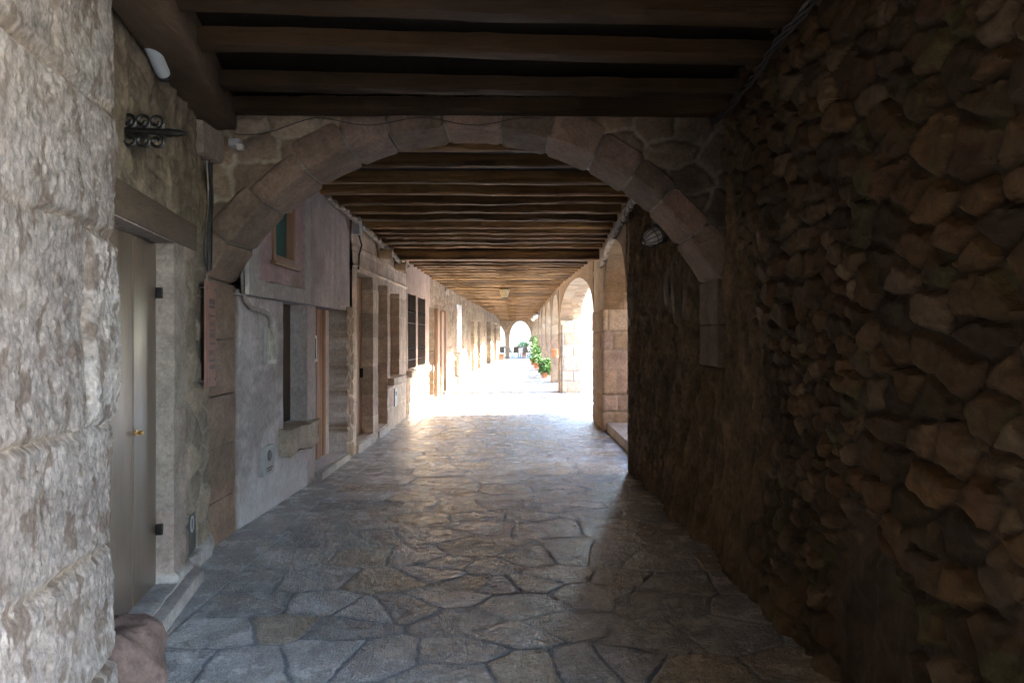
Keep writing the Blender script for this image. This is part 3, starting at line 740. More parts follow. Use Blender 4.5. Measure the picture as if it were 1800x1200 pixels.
# --- stone house with tall doorways
h2_ = thing('ashlar_house', (-2.3, 12, 0), 'tan dressed stone house with two tall recessed doorways', 'house')
def pat_h2(u, v):
    h, c = pat_ashlar(u, v, [.42, .36, .5, .44], .45, 1.0, 221, [(.48, .385, .29), (.45, .355, .265), (.51, .42, .33), (.48, .36, .29), (.42, .345, .27)], (.50, .44, .36), .008, .007)
    # moulded band over the doors
    bnd = (v > 2.72) & (v < 2.76); h = h+np.where(bnd, .03, 0)
    top = sstep(3.02, 3.05, v); h = h-top*.02
    return h, c
facade('wall', 9.7, 14.3, -.03, 3.68, .018, fr_left(), pat_h2, M['ashlar'], h2_, [(9.98, 11.08, .14, 2.66, .22), (11.5, 12.30, .14, 2.62, .20), (12.55, 13.5, .96, 2.55, .18)])
def lbox(mb, y0, y1, o0, o1, z0, z1):
    a = float(leftX(y0)); b = float(leftX(y1))
    return mb.hexa([(a+o0, y0, z0), (a+o1, y0, z0), (b+o1, y1, z0), (b+o0, y1, z0), (a+o0, y0, z1), (a+o1, y0, z1), (b+o1, y1, z1), (b+o0, y1, z1)])
for (a, b, z0, z1) in ((10.0, 11.06, .15, 2.64), (11.52, 12.28, .15, 2.60)):
    m = MB(); n = 5
    for k in range(n): lbox(m, a+(b-a)*k/n+.003, a+(b-a)*(k+1)/n-.003, -.24, -.17+.004*(k % 2), z0, z1)
    dr = m.build('door', M['plank'], h2_, .004)
    m = MB(); lbox(m, b-.14, b-.10, -.17, -.12, 1.05, 1.2); m.build('handle', M['iron'], dr, .004)
m = MB(); lbox(m, 12.57, 13.48, -.20, -.15, .97, 2.53); lbox(m, 13.0, 13.05, -.15, -.13, .97, 2.53); m.build('shutter', M['plank'], h2_, .004)
m = MB(); lbox(m, 12.35, 13.7, -.1, .12, .82, .95); m.build('sill', M['ashlar'], h2_, .02, jit=.01, sub=2, colfn=lambda p: (.46, .38, .30))
m = MB(); lbox(m, 9.95, 11.12, -.1, .045, -.02, .12); lbox(m, 11.46, 12.34, -.1, .04, -.02, .12); m.build('doorstep', M['ashlar'], h2_, .012, jit=.006, sub=3, colfn=lambda p: (.45, .40, .35))
m = MB(); lbox(m, 12.95, 13.2, -.03, .025, .38, .72); q = m.build('water_hatch', M['boxgrey'], h2_, .005)
m = MB(); lbox(m, 13.04, 13.12, .02, .03, .58, .66); m.build('dial', M['black'], q)

# --- house with barred windows
h3_ = thing('barred_house', (-2.27, 17, 0), 'pinkish rendered house with a pair of tall barred windows', 'house')
def pat_h3(u, v):
    h, c = pat_rubble(u, v, .34, .24, 231, OCH, (.34, .28, .215), .02, .014)
    f = sstep(.95, 1.0, v+fbm(u*2, v*2, 232, 3)*.05)*(1-sstep(18.0, 18.3, u+fbm(v*2, u, 233, 3)*.2)); n = fbm(u*2, v*2, 234, 4)
    h = h*(1-f)+(n*.006+.015)*f; c = mixc(c, np.array((.38, .28, .225))*(1+.1*n[..., None]), f)
    return h, c
facade('wall', 14.3, 21.6, -.03, 3.60, .026, fr_left(), pat_h3, M['ochre'], h3_, [(14.5, 15.65, 1.0, 2.66, .14), (15.92, 17.2, 1.0, 2.66, .14), (17.9, 18.9, .1, 2.5, .25)])
for (a, b) in ((14.5, 15.65), (15.92, 17.2)):
    m = MB(); lbox(m, a+.02, b-.02, -.14, -.12, 1.01, 2.64); lbox(m, (a+b)/2-.03, (a+b)/2+.03, -.12, -.10, 1.01, 2.64); wn = m.build('window', M['darkwood'], h3_, .004)
    m = MB()
    for k in range(9):
        y = a+(b-a)*(k+.5)/9; x = float(leftX(y)); m.tube([(x+.01, y, 1.02), (x+.01, y, 2.63)], .009, 6)
        for zc in (1.45, 2.25): m.lathe([(.004, -.05), (.018, -.02), (.018, .02), (.004, .05)], (x+.01, y, zc), (0, 0, 1), 6)
    for zc in (1.2, 2.0): m.tube([(float(leftX(a))+.01, a, zc), (float(leftX(b))+.01, b, zc)], .008, 6)
    m.build('window_bars', M['iron'], wn)
m = MB(); lbox(m, 14.35, 17.4, -.1, .13, .84, .99); m.build('sill', M['ochre'], h3_, .02, jit=.02, sub=3, colfn=lambda p: (.55, .46, .36))
for (y, w_, tl) in ((18.95, .5, 2.5), (19.9, .55, 2.45), (20.9, .45, 2.5)):
    m = MB()
    for k in range(3): lbox(m, y+w_*k/3+.004, y+w_*(k+1)/3-.004, .02, .12, .04, tl)
    m.build('shutter', M['plank'], h3_, .006)
m = MB(); lbox(m, 17.92, 18.88, -.26, -.2, .1, 2.48); m.build('door', M['darkwood'], h3_, .004)  # dark leaf painted in for the shade inside the doorway
for hs_, ya, yb in ((h2_, 9.7, 14.3), (h3_, 14.3, 21.6)):
    m = MB(); m.box(-3.6, -2.75, ya, yb, -.03, 7.5); m.build('body', M['ochre'], hs_, colfn=lambda p: (.45, .37, .28))
# --- far houses
def far_house(name, a, b, s, cols, ops, lab, res, doors):
    h = thing(name, (-2.25, (a+b)/2, 0), lab, 'house')
    facade('wall', a, b, -.03, 3.56, res, fr_left(), lambda u, v: pat_rubble(u, v, .42, .28, s, cols, (.34, .275, .2), .03, .02), M['ochre'], h, ops)
    m = MB(); m.box(-3.6, float(leftX(b))-.6, a, b, -.03, 7.4); m.build('body', M['ochre'], h, colfn=lambda p: (.45, .37, .28))
    for (y0, y1, z0, z1, mt, nm, dp) in doors:
        m = MB(); n = 4
        for k in range(n): lbox(m, y0+(y1-y0)*k/n+.004, y0+(y1-y0)*(k+1)/n-.004, -dp-.05, -dp+.03+.008*(k % 2), z0, z1)
        m.build(nm, M[mt], h, .005)
    return h
far_house('ochre_house', 21.6, 29.0, 241, OCH, [(24.9, 27.3, 1.1, 2.95, .1), (23.9, 25.0, .25, .85, .15)], 'ochre rubble house with one tall white shuttered window', .05,
          [(24.95, 27.25, 1.12, 2.93, 'white', 'shutter', .08)])
hh = far_house('narrow_house', 29.0, 37.5, 251, [(.32, .235, .15), (.28, .20, .125), (.34, .26, .175)], [(30.6, 31.9, .1, 2.4, .2), (33.6, 34.9, .1, 2.5, .2)], 'ochre stone house with two tan plank doors further down the passage', .06,
          [(30.65, 31.85, .1, 2.38, 'plank', 'door', .17), (33.65, 34.85, .1, 2.48, 'plank', 'door', .17)])
hh = far_house('distant_house', 37.5, 53.4, 261, [(.28, .215, .145), (.25, .19, .13), (.31, .245, .175)], [(38.8, 41.2, .1, 2.6, .3), (43.0, 45.4, .1, 2.5, .25), (47.5, 49.5, .1, 2.4, .3)], 'last stone house on the left, with a dark tall doorway', .09,
          [(38.9, 41.1, .1, 2.58, 'darkwood', 'door', .25), (43.1, 45.3, .1, 2.48, 'plank', 'door', .2), (47.6, 49.4, .1, 2.4, 'darkwood', 'door', .25)])  # darkwood leaves stand for the shaded inside of open doorways
m = MB(); lbox(m, 49.9, 52.5, .0, .42, .38, .46); lbox(m, 50.1, 50.4, .02, .38, 0, .38); lbox(m, 52.0, 52.3, .02, .38, 0, .38)
o = m.build('wall_bench', M['plank'], None, .01); tag(o, 'small brown bench against the left wall near the far end', 'bench')

# ------------------------------------------------------------------ joists
def joist_mesh(s, w, hgt, L):
    n = 70; xs = np.linspace(-L/2, L/2, n)
    sec = [(-w/2, .02), (-w/2+.02, 0), (0, 0), (w/2-.02, 0), (w/2, .02), (w/2, hgt), (-w/2, hgt)]
    V = np.zeros((n, len(sec), 3))
    bow = fbm(xs*.55+s*3.3, xs*0+s, 300+s, 3)*.014; bo2 = fbm(xs*.6+s*7.7, xs*0+s*2, 310+s, 3)*.02
    for q, (y, z) in enumerate(sec):
        ns = fbm(xs*4+q*9, xs*0+q, 320+s, 4)*.022
        V[:, q, 0] = xs; V[:, q, 1] = y+bo2+ns; V[:, q, 2] = z+(bow+ns*.6 if q < 5 else 0)
    k = len(sec); F = [(i*k+q, i*k+(q+1) % k, (i+1)*k+(q+1) % k, (i+1)*k+q) for i in range(n-1) for q in range(k)]
    F += [tuple(range(k)), tuple((n-1)*k+q for q in range(k-1, -1, -1))]
    return V.reshape(-1, 3), F
protos = []
def joist(i, y, x, z, rz, wide, label, group):
    key = (i % 4, wide, y < 6)
    for kk, o in protos:
        if kk == key:
            c = o.copy(); COL.objects.link(c); break
    else:
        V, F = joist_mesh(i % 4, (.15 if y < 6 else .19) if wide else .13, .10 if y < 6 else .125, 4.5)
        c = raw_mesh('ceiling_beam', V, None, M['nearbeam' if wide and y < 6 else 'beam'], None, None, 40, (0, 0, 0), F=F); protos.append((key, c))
    c.location = (x, y, z); c.rotation_euler.z = rz
    tag(c, label, 'beam', group); return c
near = [(3.05, .085, 'wide brown ceiling beam closest overhead, mostly above the photo edge'), (3.66, .075, 'wide brown ceiling beam at the very top of the photo, brightest of the near ones'),
        (4.17, .055, 'wide dark brown beam, second one down from the top of the photo'), (4.82, .045, 'wide dark brown beam, third one down from the top of the photo'), (5.27, .01, 'dark beam resting just over the crown of the big arch')]
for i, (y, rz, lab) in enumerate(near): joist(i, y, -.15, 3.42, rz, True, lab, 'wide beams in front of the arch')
for i, y in enumerate((2.45, 1.8, 1.2, .5, -.2)): joist(i, y, -.15, 3.42, .06, True, 'brown ceiling beam overhead behind the photographer', 'beams behind the view')
y = 6.35; i = 0; r = random.Random(5)
while y < 53:
    nearb = y < 13
    lab = 'slender dark ceiling beam in the dim stretch right behind the arch' if nearb else ('sunlit golden brown ceiling beam over the bright stretch' if y < 32 else 'small far off ceiling beam near the end of the passage')
    joist(i*7+i//3, y, -.32, float(joistZ(y))+r.uniform(-.012, .012), r.uniform(-.012, .012), (i % 11 == 10), lab, 'beams right behind the arch' if nearb else ('beams over the sunlit stretch' if y < 32 else 'beams at the far end'))
    y += .57*r.uniform(.85, 1.15); i += 1
m = MB(); m.box(-2.6, 1.9, 12.95, 13.2, 3.17, 3.34); o = m.build('cross_beam', M['beam'], None, .02, jit=.012, sub=4)
tag(o, 'thick squared cross beam where the sunlit stretch begins', 'beam')

# ------------------------------------------------------------------ small things
# plaque on stand-offs
n0, n1 = near_wall(.02, .07), near_wall(.36, .07)
sg = thing('wall_plaque', near_wall(.19, .07)+(1.32,), 'tall narrow pink plaque on metal pins beside the varnished door', 'sign')
m = MB(); nbox(m, .03, .36, .06, .072, 1.32, 2.12); m.build('panel', M['pink'], sg, .002)
m = MB(); rr = random.Random(9)
for zc, hgt in ((1.97, .04), (1.93, .02), (1.86, .012), (1.80, .03), (1.75, .02), (1.71, .04), (1.65, .02), (1.58, .035), (1.52, .02), (1.47, .03)):
    t = .25
    while t > .09:
        w = rr.uniform(.006, .016); nbox(m, t-w, t, .072, .0745, zc-hgt/2, zc+hgt/2); t -= w+.006
m.build('lettering', M['ink'], sg)
for t in (.06, .33):
    for z in (1.37, 2.07):
        m = MB(); q = near_wall(t, -.0); m.lathe([(.008, 0), (.008, .07), (.014, .073), (.014, .08), (0, .082)], (q[0], q[1], z), (NX, NY, 0), 10); m.build('pin', M['steel'], sg)
# wrought iron bracket
br = thing('iron_bracket', near_wall(1.80)+(2.8,), 'black wrought iron scroll bracket poking out of the near left wall', 'bracket')
b0 = Vector(near_wall(1.80, -.02)+(2.80,)); ax = Vector((NX, NY, 0))
m = MB(); m.tube([b0, b0+ax*.22], .018, 8); m.lathe([(.016, 0), (.024, .03), (.018, .09), (.0, .14)], b0+ax*.21, ax, 8); m.build('arm', M['iron'], br)
for s_ in (1, -1):
    for k, u0 in enumerate((.045, .115, .185)):
        pts = []
        for i in range(22):
            a = i/21*math.pi*2.6; rad = .040*(1-i/30); c = b0+ax*(u0)+Vector((0, 0, s_*(.052)))
            pts.append(c+ax*(math.cos(a-math.pi/2)*rad)+Vector((0, 0, s_*math.sin(a-math.pi/2)*rad)))
        m = MB(); m.tube(pts, .0105, 6); m.build('scroll', M['iron'], br)
# tube lamp under the timber
lp = thing('wall_lamp', near_wall(1.56)+(3.2,), 'pale grey cylinder wall lamp under the thick wall timber', 'lamp')
c0 = Vector(near_wall(1.63, .06)+(3.38,)); c1 = Vector(near_wall(1.40, .09)+(3.235,)); a = (c1-c0).normalized()
L = (c1-c0).length
m = MB(); m.lathe([(.0, 0), (.034, .004), (.04, .02), (.04, L*.86), (.036, L*.95), (.0, L)], c0, a, 16); m.build('diffuser', M['glass'], lp)
m = MB(); m.lathe([(.0, -.05), (.03, -.045), (.044, -.02), (.044, .035), (.04, .04)], c0, a, 16); m.build('cap', M['white'], lp)
m = MB(); m.lathe([(.041, 0), (.043, .005), (.043, .02), (.03, .03), (0, .03)], c1-a*.02, a, 16); m.build('end_cap', M['black'], lp)
m = MB(); m.tube([c0, Vector(near_wall(1.66, .0)+(3.42,))], .018, 8); m.build('mount', M['black'], lp)
# dark down pole in the corner and small sensor box
m = MB(); q = near_wall(.10, .035); m.tube([q+(2.22,), (q[0]+.005, q[1], 2.6), (q[0], q[1]+.01, 3.05)], .022, 8); o = m.build('drain_pipe', M['black'], None)
tag(o, 'short black pipe in the corner left of the arch', 'pipe')
sb = thing('sensor_box', (-2.17, 5.36, 3.2), 'little white sensor box on the stone above the arch shoulder', 'sensor')
m = MB(); m.box(-2.24, -2.15, 5.33, 5.40, 3.19, 3.25); m.build('body', M['boxgrey'], sb, .008)
m = MB(); m.box(-2.165, -2.115, 5.30, 5.345, 3.155, 3.20); m.build('cover', M['white'], sb, .006)
# caged bulkhead lamp on the right wall
cl = thing('bulkhead_lamp', (1.48, 7.1, 2.6), 'caged bulkhead lamp on the right wall framed by the arch', 'lamp')
bs = Vector((1.52, 7.0, 2.78)); ad = Vector((-.78, -.25, -.42)).normalized()
m = MB(); m.lathe([(0, -.05), (.10, -.05), (.11, -.03), (.11, .05), (.10, .08), (0, .08)], bs, ad, 18); m.build('housing', M['steel'], cl)
m = MB(); m.lathe([(.088, .08), (.088, .14), (.08, .19), (.055, .225), (0, .24)], bs, ad, 18); m.build('diffuser', M['white'], cl)
up = Vector((0, 0, 1)); e1 = ad.cross(up).normalized(); e2 = ad.cross(e1)
m = MB()
for k in range(6):
    t = math.pi*k/6; e = e1*math.cos(t)+e2*math.sin(t)
    m.tube([bs+ad*.07+e*.098, bs+ad*.15+e*.098, bs+ad*.205+e*.08, bs+ad*.245+e*.04, bs+ad*.252], .0045, 5)
    m.tube([bs+ad*.07-e*.098, bs+ad*.15-e*.098, bs+ad*.205-e*.08, bs+ad*.245-e*.04, bs+ad*.252], .0045, 5)
m.tube([bs+ad*.14+(e1*math.cos(k*.3)+e2*math.sin(k*.3))*.099 for k in range(22)], .0045, 5)
m.build('cage', M['steel'], cl)
m = MB(); m.obox((1.56, 7.12, 0), (0, 1, 0), (1, 0, 0), .13, .09, 2.70, 2.98); m.build('mount', M['black'], cl, .01)
m = MB(); rr = random.Random(12)
for k in range(130):
    y = rr.gauss(8.1, .8); x = rr.gauss(.35, .55); a = rr.uniform(0, 6.3); L = rr.uniform(.012, .035); dx, dy = math.cos(a)*L, math.sin(a)*L
    m.add([(x, y, .010), (x+dx*.5-dy*.25, y+dy*.5+dx*.25, .018), (x+dx, y+dy, .012), (x+dx*.5+dy*.25, y+dy*.5-dx*.25, .016)], [(0, 1, 2, 3)])
o = m.build('leaf_litter', M['chair'], None, smooth=None); tag(o, 'scattered dry dark leaf bits on the paving near the rubble corner', 'litter', kind='stuff')
wt = thing('loose_wires', (-2.36, 5.3, 2.4), 'thin loose wires hanging in the corner left of the arch', 'wires')
for k in range(4):
    m = MB(); P = []
    for i in range(24):
        u = i/23; q = near_wall(.12+.03*k+.05*math.sin(u*6+k), .035+.03*math.sin(u*math.pi)*(k % 2)); P.append(q+(3.25-(.75+.12*k)*u,))
    m.tube(P, .005, 5); m.build('wire', M['black' if k % 2 else 'cable'], wt)
for k in range(1):
    m = MB(); P = [(-2.2+2.4*i/30*(1-.2*k), 5.36-.02*k, 3.39-.03*math.sin(i*.6+k)-.02*k-.10*(1-min(1, i/8))) for i in range(31)]
    m.tube(P, .0035, 5); m.build('wire', M['black'], wt)
# twisted cable bundles
def cables(name, pts, rad, turns, label, sag=.0):
    pts = [Vector(p) for p in pts]; n = 140
    t = thing(name, pts[0], label, 'cables')
    seg = [(pts[i+1]-pts[i]).length for i in range(len(pts)-1)]; tot = sum(seg)
    def at(u):
        d = u*tot
        for i, q in enumerate(seg):
            if d <= q or i == len(seg)-1: return pts[i].lerp(pts[i+1], d/q)
            d -= q
    for k in range(4):
        P = []
        for i in range(n):
            u = i/(n-1); p = at(u); a = 2*math.pi*(turns*u+k/4); wv = 1+.5*math.sin(u*37+k*2)
            P.append(p+Vector((math.cos(a)*rad*wv, 0, math.sin(a)*rad*wv-.02*math.sin(u*tot*4.5)**2)))
        m = MB(); m.tube(P, rad*.48, 5); m.build('cable', M['cable' if rad > .02 else 'black'], t)
cables('cable_bundle', [(-2.28, 8.3, 3.40), (-2.23, 9.4, 3.36), (-2.22, 10.3, 3.31), (-2.21, 11.4, 3.25), (-2.20, 12.5, 3.19), (-2.19, 13.5, 3.10), (-2.18, 13.9, 3.12)], .026, 26, 'twisted pale cable bundle along the top of the left house walls')
cables('cable_bundle', [(1.33, 7.3, 3.28), (1.33, 8.2, 3.17), (1.36, 9.2, 3.14), (1.44, 10.5, 3.11), (1.53, 11.8, 3.02), (1.54, 12.3, 2.96)], .03, 20, 'frayed pale cable bundle hanging above the first right arch')
cables('cable_bundle', [(1.50, 5.2, 3.33), (1.50, 4.4, 3.32), (1.46, 3.6, 3.36), (1.44, 2.6, 3.40)], .016, 4, 'loose dark wires along the top of the rubble wall')
jb = thing('junction_box', (-2.2, 9.78, 3.1), 'white junction box at the corner of the mauve upper storey', 'junction box')
m = MB(); m.box(-2.30, -2.20, 9.66, 9.84, 3.16, 3.40); m.build('body', M['boxgrey'], jb, .01)
m = MB(); m.tube([(-2.24, 9.8, 3.16), (-2.22, 9.9, 3.03), (-2.27, 9.95, 2.9), (-2.28, 9.95, 2.68)], .014, 6); m.build('cable', M['black'], jb)
for k, (y, z, lab) in enumerate(((11.6, 3.12, 'round pale log end under the cables, nearer one'), (13.1, 3.06, 'round pale log end under the cables, farther one'))):
    m = MB(); m.lathe([(0, 0), (.085, 0), (.09, .02), (.09, .2), (.08, .22), (0, .225)], (-2.30, y, z), (1, .05, -.1), 14); o = m.build('log_end', M['palelog'], None); tag(o, lab, 'log end', 'log ends on the left wall')
for k, (y, lab) in enumerate(((38.0, 'white globe lamp high on the right arcade, nearer of two'), (43.0, 'white globe lamp high on the right arcade, farther of two'))):
    gl = thing('globe_lamp', (1.3, y, 2.8), lab, 'lamp', 'globe lamps')
    m = MB(); m.lathe([(0, -.16)]+[(.16*math.sin(t*math.pi/10), -.16*math.cos(t*math.pi/10)) for t in range(1, 10)]+[(0, .16)], (1.15, y, 2.86), (0, 0, 1), 14); m.build('globe', M['white'], gl)
    m = MB(); m.tube([(1.4, y, 3.0), (1.2, y, 3.03), (1.15, y, 3.0)], .02, 6); m.build('arm', M['iron'], gl)
ln = thing('hanging_lantern', (-.33, 22, 2.95), 'small gold lantern hanging under the beams in mid passage', 'lantern')
m = MB(); m.lathe([(.10, 0), (.17, .24), (.17, .26), (.05, .34), (0, .345)], (-.33, 22, 2.96), (0, 0, 1), 4); m.build('frame', M['lantern'], ln)
m = MB(); m.lathe([(.08, -.03), (.10, -.002), (.11, -.001)], (-.33, 22, 2.96), (0, 0, 1), 4); m.build('base', M['iron'], ln)
m = MB(); m.tube([(-.33, 22, 3.30), (-.33, 22, 3.4)], .01, 6); m.build('chain', M['iron'], ln)
# steps outside the first right arch
st_ = thing('stone_steps', (2.1, 11.6, 0), 'pale stone steps rising to the right through the first arch', 'steps')
for k in range(4):
    m = MB(); m.box(1.66+.34*k, 3.4, 8.7, 12.28-.3*k, -.02+.17*k if k else -.02, .16+.17*k); m.build('step', M['ashlar'], st_, .012, jit=.006, sub=2, colfn=lambda p: (.48, .42, .35))
# white awning added in the second arch, standing for a bright patch
aw = thing('bright_patch_awning', (1.7, 20.3, 2.0), 'small white awning added for a bright patch in the far side of the second right arch', 'awning')
m = MB(); m.hexa([(1.42, 19.9, 2.06), (2.05, 19.9, 2.28), (2.05, 20.75, 2.28), (1.42, 20.75, 2.06), (1.42, 19.9, 2.08), (2.05, 19.9, 2.30), (2.05, 20.75, 2.30), (1.42, 20.75, 2.08)])
m.build('canopy', M['cloth'], aw)
m = MB(); m.tube([(1.43, 20.72, 0), (1.43, 20.72, 2.07)], .018, 6); m.build('pole', M['iron'], aw)

# plants at the arcade foot
def leaves(mb, c, n, rx, rz, s, size):
    rr = random.Random(s)
    for _ in range(n):
        a = rr.uniform(0, 2*math.pi); q = rr.random()**.5; z = rr.uniform(-1, 1); w = math.sqrt(max(.05, 1-z*z))
        p = Vector(c)+Vector((math.cos(a)*q*rx*w, math.sin(a)*q*rx*w, z*rz))
        d = Vector((math.cos(a)+rr.uniform(-.6, .6), math.sin(a)+rr.uniform(-.6, .6), rr.uniform(-.8, .6))).normalized(); e = d.cross(Vector((rr.uniform(-1, 1), rr.uniform(-1, 1), 1))).normalized()
        L = size*rr.uniform(.6, 1.4); nn = d.cross(e)*L*.12
        mb.add([p, p+d*L*.5+e*L*.22+nn, p+d*L, p+d*L*.5-e*L*.22+nn], [(0, 1, 2, 3)])
def plant(x, y, pot_r, pot_h, rx, rz, label, s, zb=0.):
    t = thing('potted_plant', (x, y, zb), label, 'plant', 'potted plants along the arcade')
    m = MB(); m.lathe([(.0, 0), (pot_r*.75, 0), (pot_r*.95, pot_h*.85), (pot_r*1.1, pot_h*.86), (pot_r*1.1, pot_h), (pot_r*.9, pot_h), (pot_r*.85, pot_h*.9), (0, pot_h*.9)], (x, y, zb), (0, 0, 1), 16); m.build('pot', M['terracotta'], t)
    m = MB(); leaves(m, (x, y, zb+pot_h+rz*.8), 420, rx, rz, s, .17); m.build('foliage', M['leaf'], t, smooth=None)
plant(1.26, 28.4, .16, .24, .2, .30, 'largest leafy potted plant at the foot of the arcade', 1)
plant(1.2, 37, .18, .3, .2, .48, 'tall leafy potted plant behind the largest one', 2)
plant(1.15, 41.5, .2, .35, .26, .8, 'leafy potted plant climbing the farthest visible pillar', 3)
o = thing('clay_pot', (1.55, 25.1, .95), 'orange clay pot hung on the third pillar', 'pot')
m = MB(); m.lathe([(0, 0), (.10, 0), (.15, .24), (.165, .25), (.165, .3), (.13, .3), (.12, .2), (0, .2)], (1.5, 25.15, .95), (0, 0, 1), 16); m.build('bowl', M['terracotta'], o)
m = MB(); m.tube([(1.5, 25.42, 1.2), (1.5, 25.3, 1.2)], .01, 6); m.build('hook', M['iron'], o)

# ------------------------------------------------------------------ far end: cross arches, tables, plaza buildings
fe = thing('end_arches', (-.2, 53.6, 0), 'tan stone arches closing the far end of the passage', 'arches')
def arch_screen(y0, th, spans, zs, top, x0, x1, parent, mat, col):
    m = MB(); cur = x0
    for (a, b, rise) in spans:
        m.box(cur, a, y0, y0+th, -.02, top)
        n = 14; cx = (a+b)/2; hw = (b-a)/2
        for i in range(n):
            t0 = math.pi*(1-i/n); t1 = math.pi*(1-(i+1)/n); xa = cx+hw*math.cos(t0); xb = cx+hw*math.cos(t1); za = zs+rise*abs(math.sin(t0)); zb = zs+rise*abs(math.sin(t1))
            m.hexa([(xa, y0, za), (xb, y0, zb), (xb, y0+th, zb), (xa, y0+th, za), (xa, y0, top), (xb, y0, top), (xb, y0+th, top), (xa, y0+th, top)])
        cur = b
    m.box(cur, x1, y0, y0+th, -.02, top)
    return m.build('arches', M[mat], parent, colfn=lambda p: col)
arch_screen(53.6, .6, [(-2.4, -.76, 1.2), (-.42, 1.30, 1.4)], 1.55, 3.4, -3.2, 2.6, fe, 'far', (.46, .33, .22))
def table(x, y, rad, label, grp, cloth_h):
    t = thing('round_table', (x, y, 0), label, 'table', grp)
    m = MB(); m.lathe([(0, .70), (rad, .70), (rad, .73), (0, .73)], (x, y, 0), (0, 0, 1), 20); m.tube([(x, y, .03), (x, y, .7)], .04, 8); m.lathe([(0, 0), (.28, 0), (.28, .03), (0, .03)], (x, y, 0), (0, 0, 1), 12); m.build('frame', M['steel'], t)
    c = MB(); n = 32; prof = []
    v = [(x, y, .742)]+[(x+math.cos(2*math.pi*k/n)*rad*1.02, y+math.sin(2*math.pi*k/n)*rad*1.02, .74) for k in range(n)]
    for k in range(n):
        a = 2*math.pi*k/n; fl_ = 1.06+.06*math.sin(a*8); dr = cloth_h*(.75+.35*abs(math.cos(2*a)))
        v.append((x+math.cos(a)*rad*fl_, y+math.sin(a)*rad*fl_, .74-dr))
    f = [(0, 1+k, 1+(k+1) % n) for k in range(n)]+[(1+k, 1+n+k, 1+n+(k+1) % n, 1+(k+1) % n) for k in range(n)]
    c.add(v, f); o = c.build('tablecloth', M['cloth'], None, smooth=60)
    tag(o, 'white cloth over '+label.split(',')[0].replace('round ', 'the round '), 'tablecloth', 'white tablecloths')
table(-.75, 57.0, .6, 'round cafe table on the left behind the far arches', 'cafe tables', .38)
table(.45, 56.2, .62, 'round cafe table in the middle of the far arch', 'cafe tables', .3)
table(-1.9, 58.6, .6, 'round cafe table half hidden at far left', 'cafe tables', .38)
def chair_proto():
    t = thing('wicker_chair', (0, 0, 0), 'brown wicker chair', 'chair', 'cafe chairs')
    m = MB(); m.box(-.23, .23, -.22, .22, .42, .47); m.build('seat', M['chair'], t, .012)
    m = MB(); m.hexa([(-.23, .19, .47), (.23, .19, .47), (.23, .23, .47), (-.23, .23, .47), (-.2, .27, .92), (.2, .27, .92), (.2, .3, .92), (-.2, .3, .92)]); m.build('backrest', M['chair'], t, .01)
    for sx in (-1, 1):
        for sy in (-1, 1):
            m = MB(); m.tube([(.2*sx, .19*sy, .43), (.22*sx, .21*sy, 0)], .018, 6); m.build('leg', M['steel'], t)
    return t
cp = chair_proto()
spots = [(.05, 55.4, 3.3, 'brown wicker chair left of the middle cafe table'), (.95, 55.5, 2.7, 'brown wicker chair right of the middle cafe table'), (-.3, 56.5, 2.2, 'brown wicker chair between the two nearer cafe tables'),
         (-1.15, 56.2, 3.5, 'brown wicker chair in front of the left cafe table'), (1.25, 56.6, 1.6, 'brown wicker chair at the right pillar of the far arch'), (-.7, 58.0, .1, 'brown wicker chair behind the left cafe table'), (.5, 57.2, .2, 'brown wicker chair behind the middle cafe table')]
for i, (x, y, rz, lab) in enumerate(spots):
    if i == 0: cp.location = (x, y, 0); cp.rotation_euler.z = rz; o = cp
    else: o = copy_tree(cp, (x, y, 0), rz)
    o['label'] = lab
pl = thing('potted_plant', (.75, 58.2, 0), 'bright green plant in a pot beyond the cafe tables', 'plant')
m = MB(); m.lathe([(0, 0), (.2, 0), (.26, .5), (.22, .5), (0, .45)], (.75, 58.2, 0), (0, 0, 1), 14); m.build('pot', M['terracotta'], pl)
m = MB(); m.tube([(.75, 58.2, .4), (.75, 58.2, .9)], .03, 6); m.build('stem', M['chair'], pl)
m = MB(); leaves(m, (.75, 58.2, 1.05), 260, .42, .2, 8, .2); m.build('foliage', M['leaf'], pl, smooth=None)
def building(name, x0, x1, y0, y1, hgt, col, label, wins, axis):
    b = thing(name, ((x0+x1)/2, (y0+y1)/2, 0), label, 'building')
    nx = 24; us = np.linspace(0, 1, 60); zs = np.linspace(-.03, hgt, 40)
    m = MB(); m.box(x0, x1, y0, y1, -.03, hgt); m.build('wall', M['far'], b, colfn=lambda p: col)
    m = MB(); m.box(x0-.3, x1+.3, y0-.3, y1+.3, hgt, hgt+.35); m.build('roof', M['terracotta'], b)
    for (u, z) in wins:
        m = MB()
        if axis == 'y': m.box(u-.5, u+.5, y0-.04, y0+.02, z, z+1.5)
        else: m.box(x0-.04, x0+.02, u-.5, u+.5, z, z+1.5)
        w_ = m.build('window', M['darkwood'], b)
        m = MB()
        if axis == 'y': m.box(u-.62, u+.62, y0-.09, y0+.0, z-.14, z-.01)
        else: m.box(x0-.09, x0, u-.62, u+.62, z-.14, z-.01)
        m.build('sill', M['far'], w_, colfn=lambda p: (.5, .45, .4))
building('end_house', -9, 4.2, 72, 80, 8.5, (.55, .46, .36), 'pale stone house behind the cafe tables at the far end', [(-5, 4), (-2, 4), (1, 4), (3.4, 4)], 'y')
building('plaza_house', 5.6, 12, 53, 70, 9., (.36, .30, .25), 'grey brown stone house seen through the second right arch', [(7, 3.6), (9.5, 3.6)], 'y')
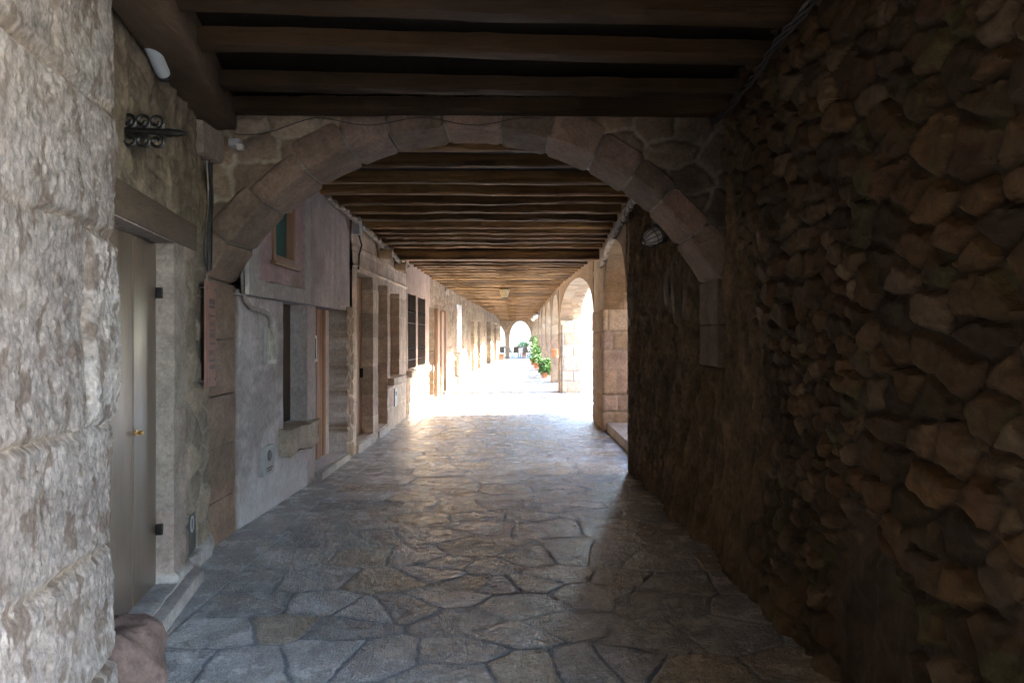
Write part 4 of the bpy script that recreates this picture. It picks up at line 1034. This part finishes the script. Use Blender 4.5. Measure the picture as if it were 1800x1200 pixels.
building('plaza_house', 14, 20, 15.7, 52, 5.9, (.26, .21, .16), 'unseen long low stone house added to cut the sky seen from the arcade', [(18, 3.3), (23, 3.3), (28, 3.3), (33, 3.3), (38, 3.3)], 'x')  # added out of view to hold back low skylight from the far arches
building('sun_block_house', 3.4, 7.5, 8.62, 15.6, 3.35, (.6, .55, .48), 'unseen low pale house added to keep sun off the first arch', [(10.5, 1.6)], 'x')  # added out of view to block the sun; pale walls bounce skylight
m = MB(); m.box(-3.2, 2.4, -3.4, -3.0, -.02, 3.62); m.box(-3.2, -2.6, -3.0, .2, -.02, 3.62); o = m.build('back_wall', M['ashlar'], None, colfn=lambda p: (.3, .25, .2)); tag(o, 'stone wall closing the passage behind the photographer', 'wall')

# ------------------------------------------------------------------ light, sky, camera
EL, AZI = R(25), R(9)
sd = Vector((math.cos(EL)*math.cos(AZI), math.cos(EL)*math.sin(AZI), math.sin(EL)))
sl = bpy.data.lights.new('sun', 'SUN'); sl.energy = 2.0; sl.angle = R(.5); sl.color = (1., .96, .90)
so = bpy.data.objects.new('sun', sl); COL.objects.link(so); so.rotation_euler = (-sd).to_track_quat('-Z', 'Y').to_euler(); so.location = (20, 10, 20)
wd = bpy.data.worlds.new('World'); sc.world = wd; wd.use_nodes = True; nt = wd.node_tree
sk = nt.nodes.new('ShaderNodeTexSky'); sk.sky_type = 'NISHITA'; sk.sun_disc = False; sk.sun_elevation = EL; sk.sun_rotation = math.pi/2-AZI
nt.links.new(sk.outputs[0], nt.nodes['Background'].inputs['Color']); nt.nodes['Background'].inputs['Strength'].default_value = .15
cam = bpy.data.cameras.new('camera'); co = bpy.data.objects.new('camera', cam); COL.objects.link(co); sc.camera = co
co.location = (0, 0, CAMH); co.rotation_euler = (R(90), 0, 0); cam.lens = 24; cam.sensor_width = 36; cam.clip_end = 2000; cam.clip_start = .05
cam.shift_x = -5/1800; cam.shift_y = -8/1800
sc.view_settings.view_transform = 'Standard'; sc.view_settings.look = 'None'; sc.view_settings.gamma = 1; sc.view_settings.exposure = 5.1
sc.cycles.max_bounces = 14; sc.cycles.diffuse_bounces = 9; sc.cycles.glossy_bounces = 4; sc.cycles.use_denoising = True
sc.cycles.sample_clamp_indirect = 6
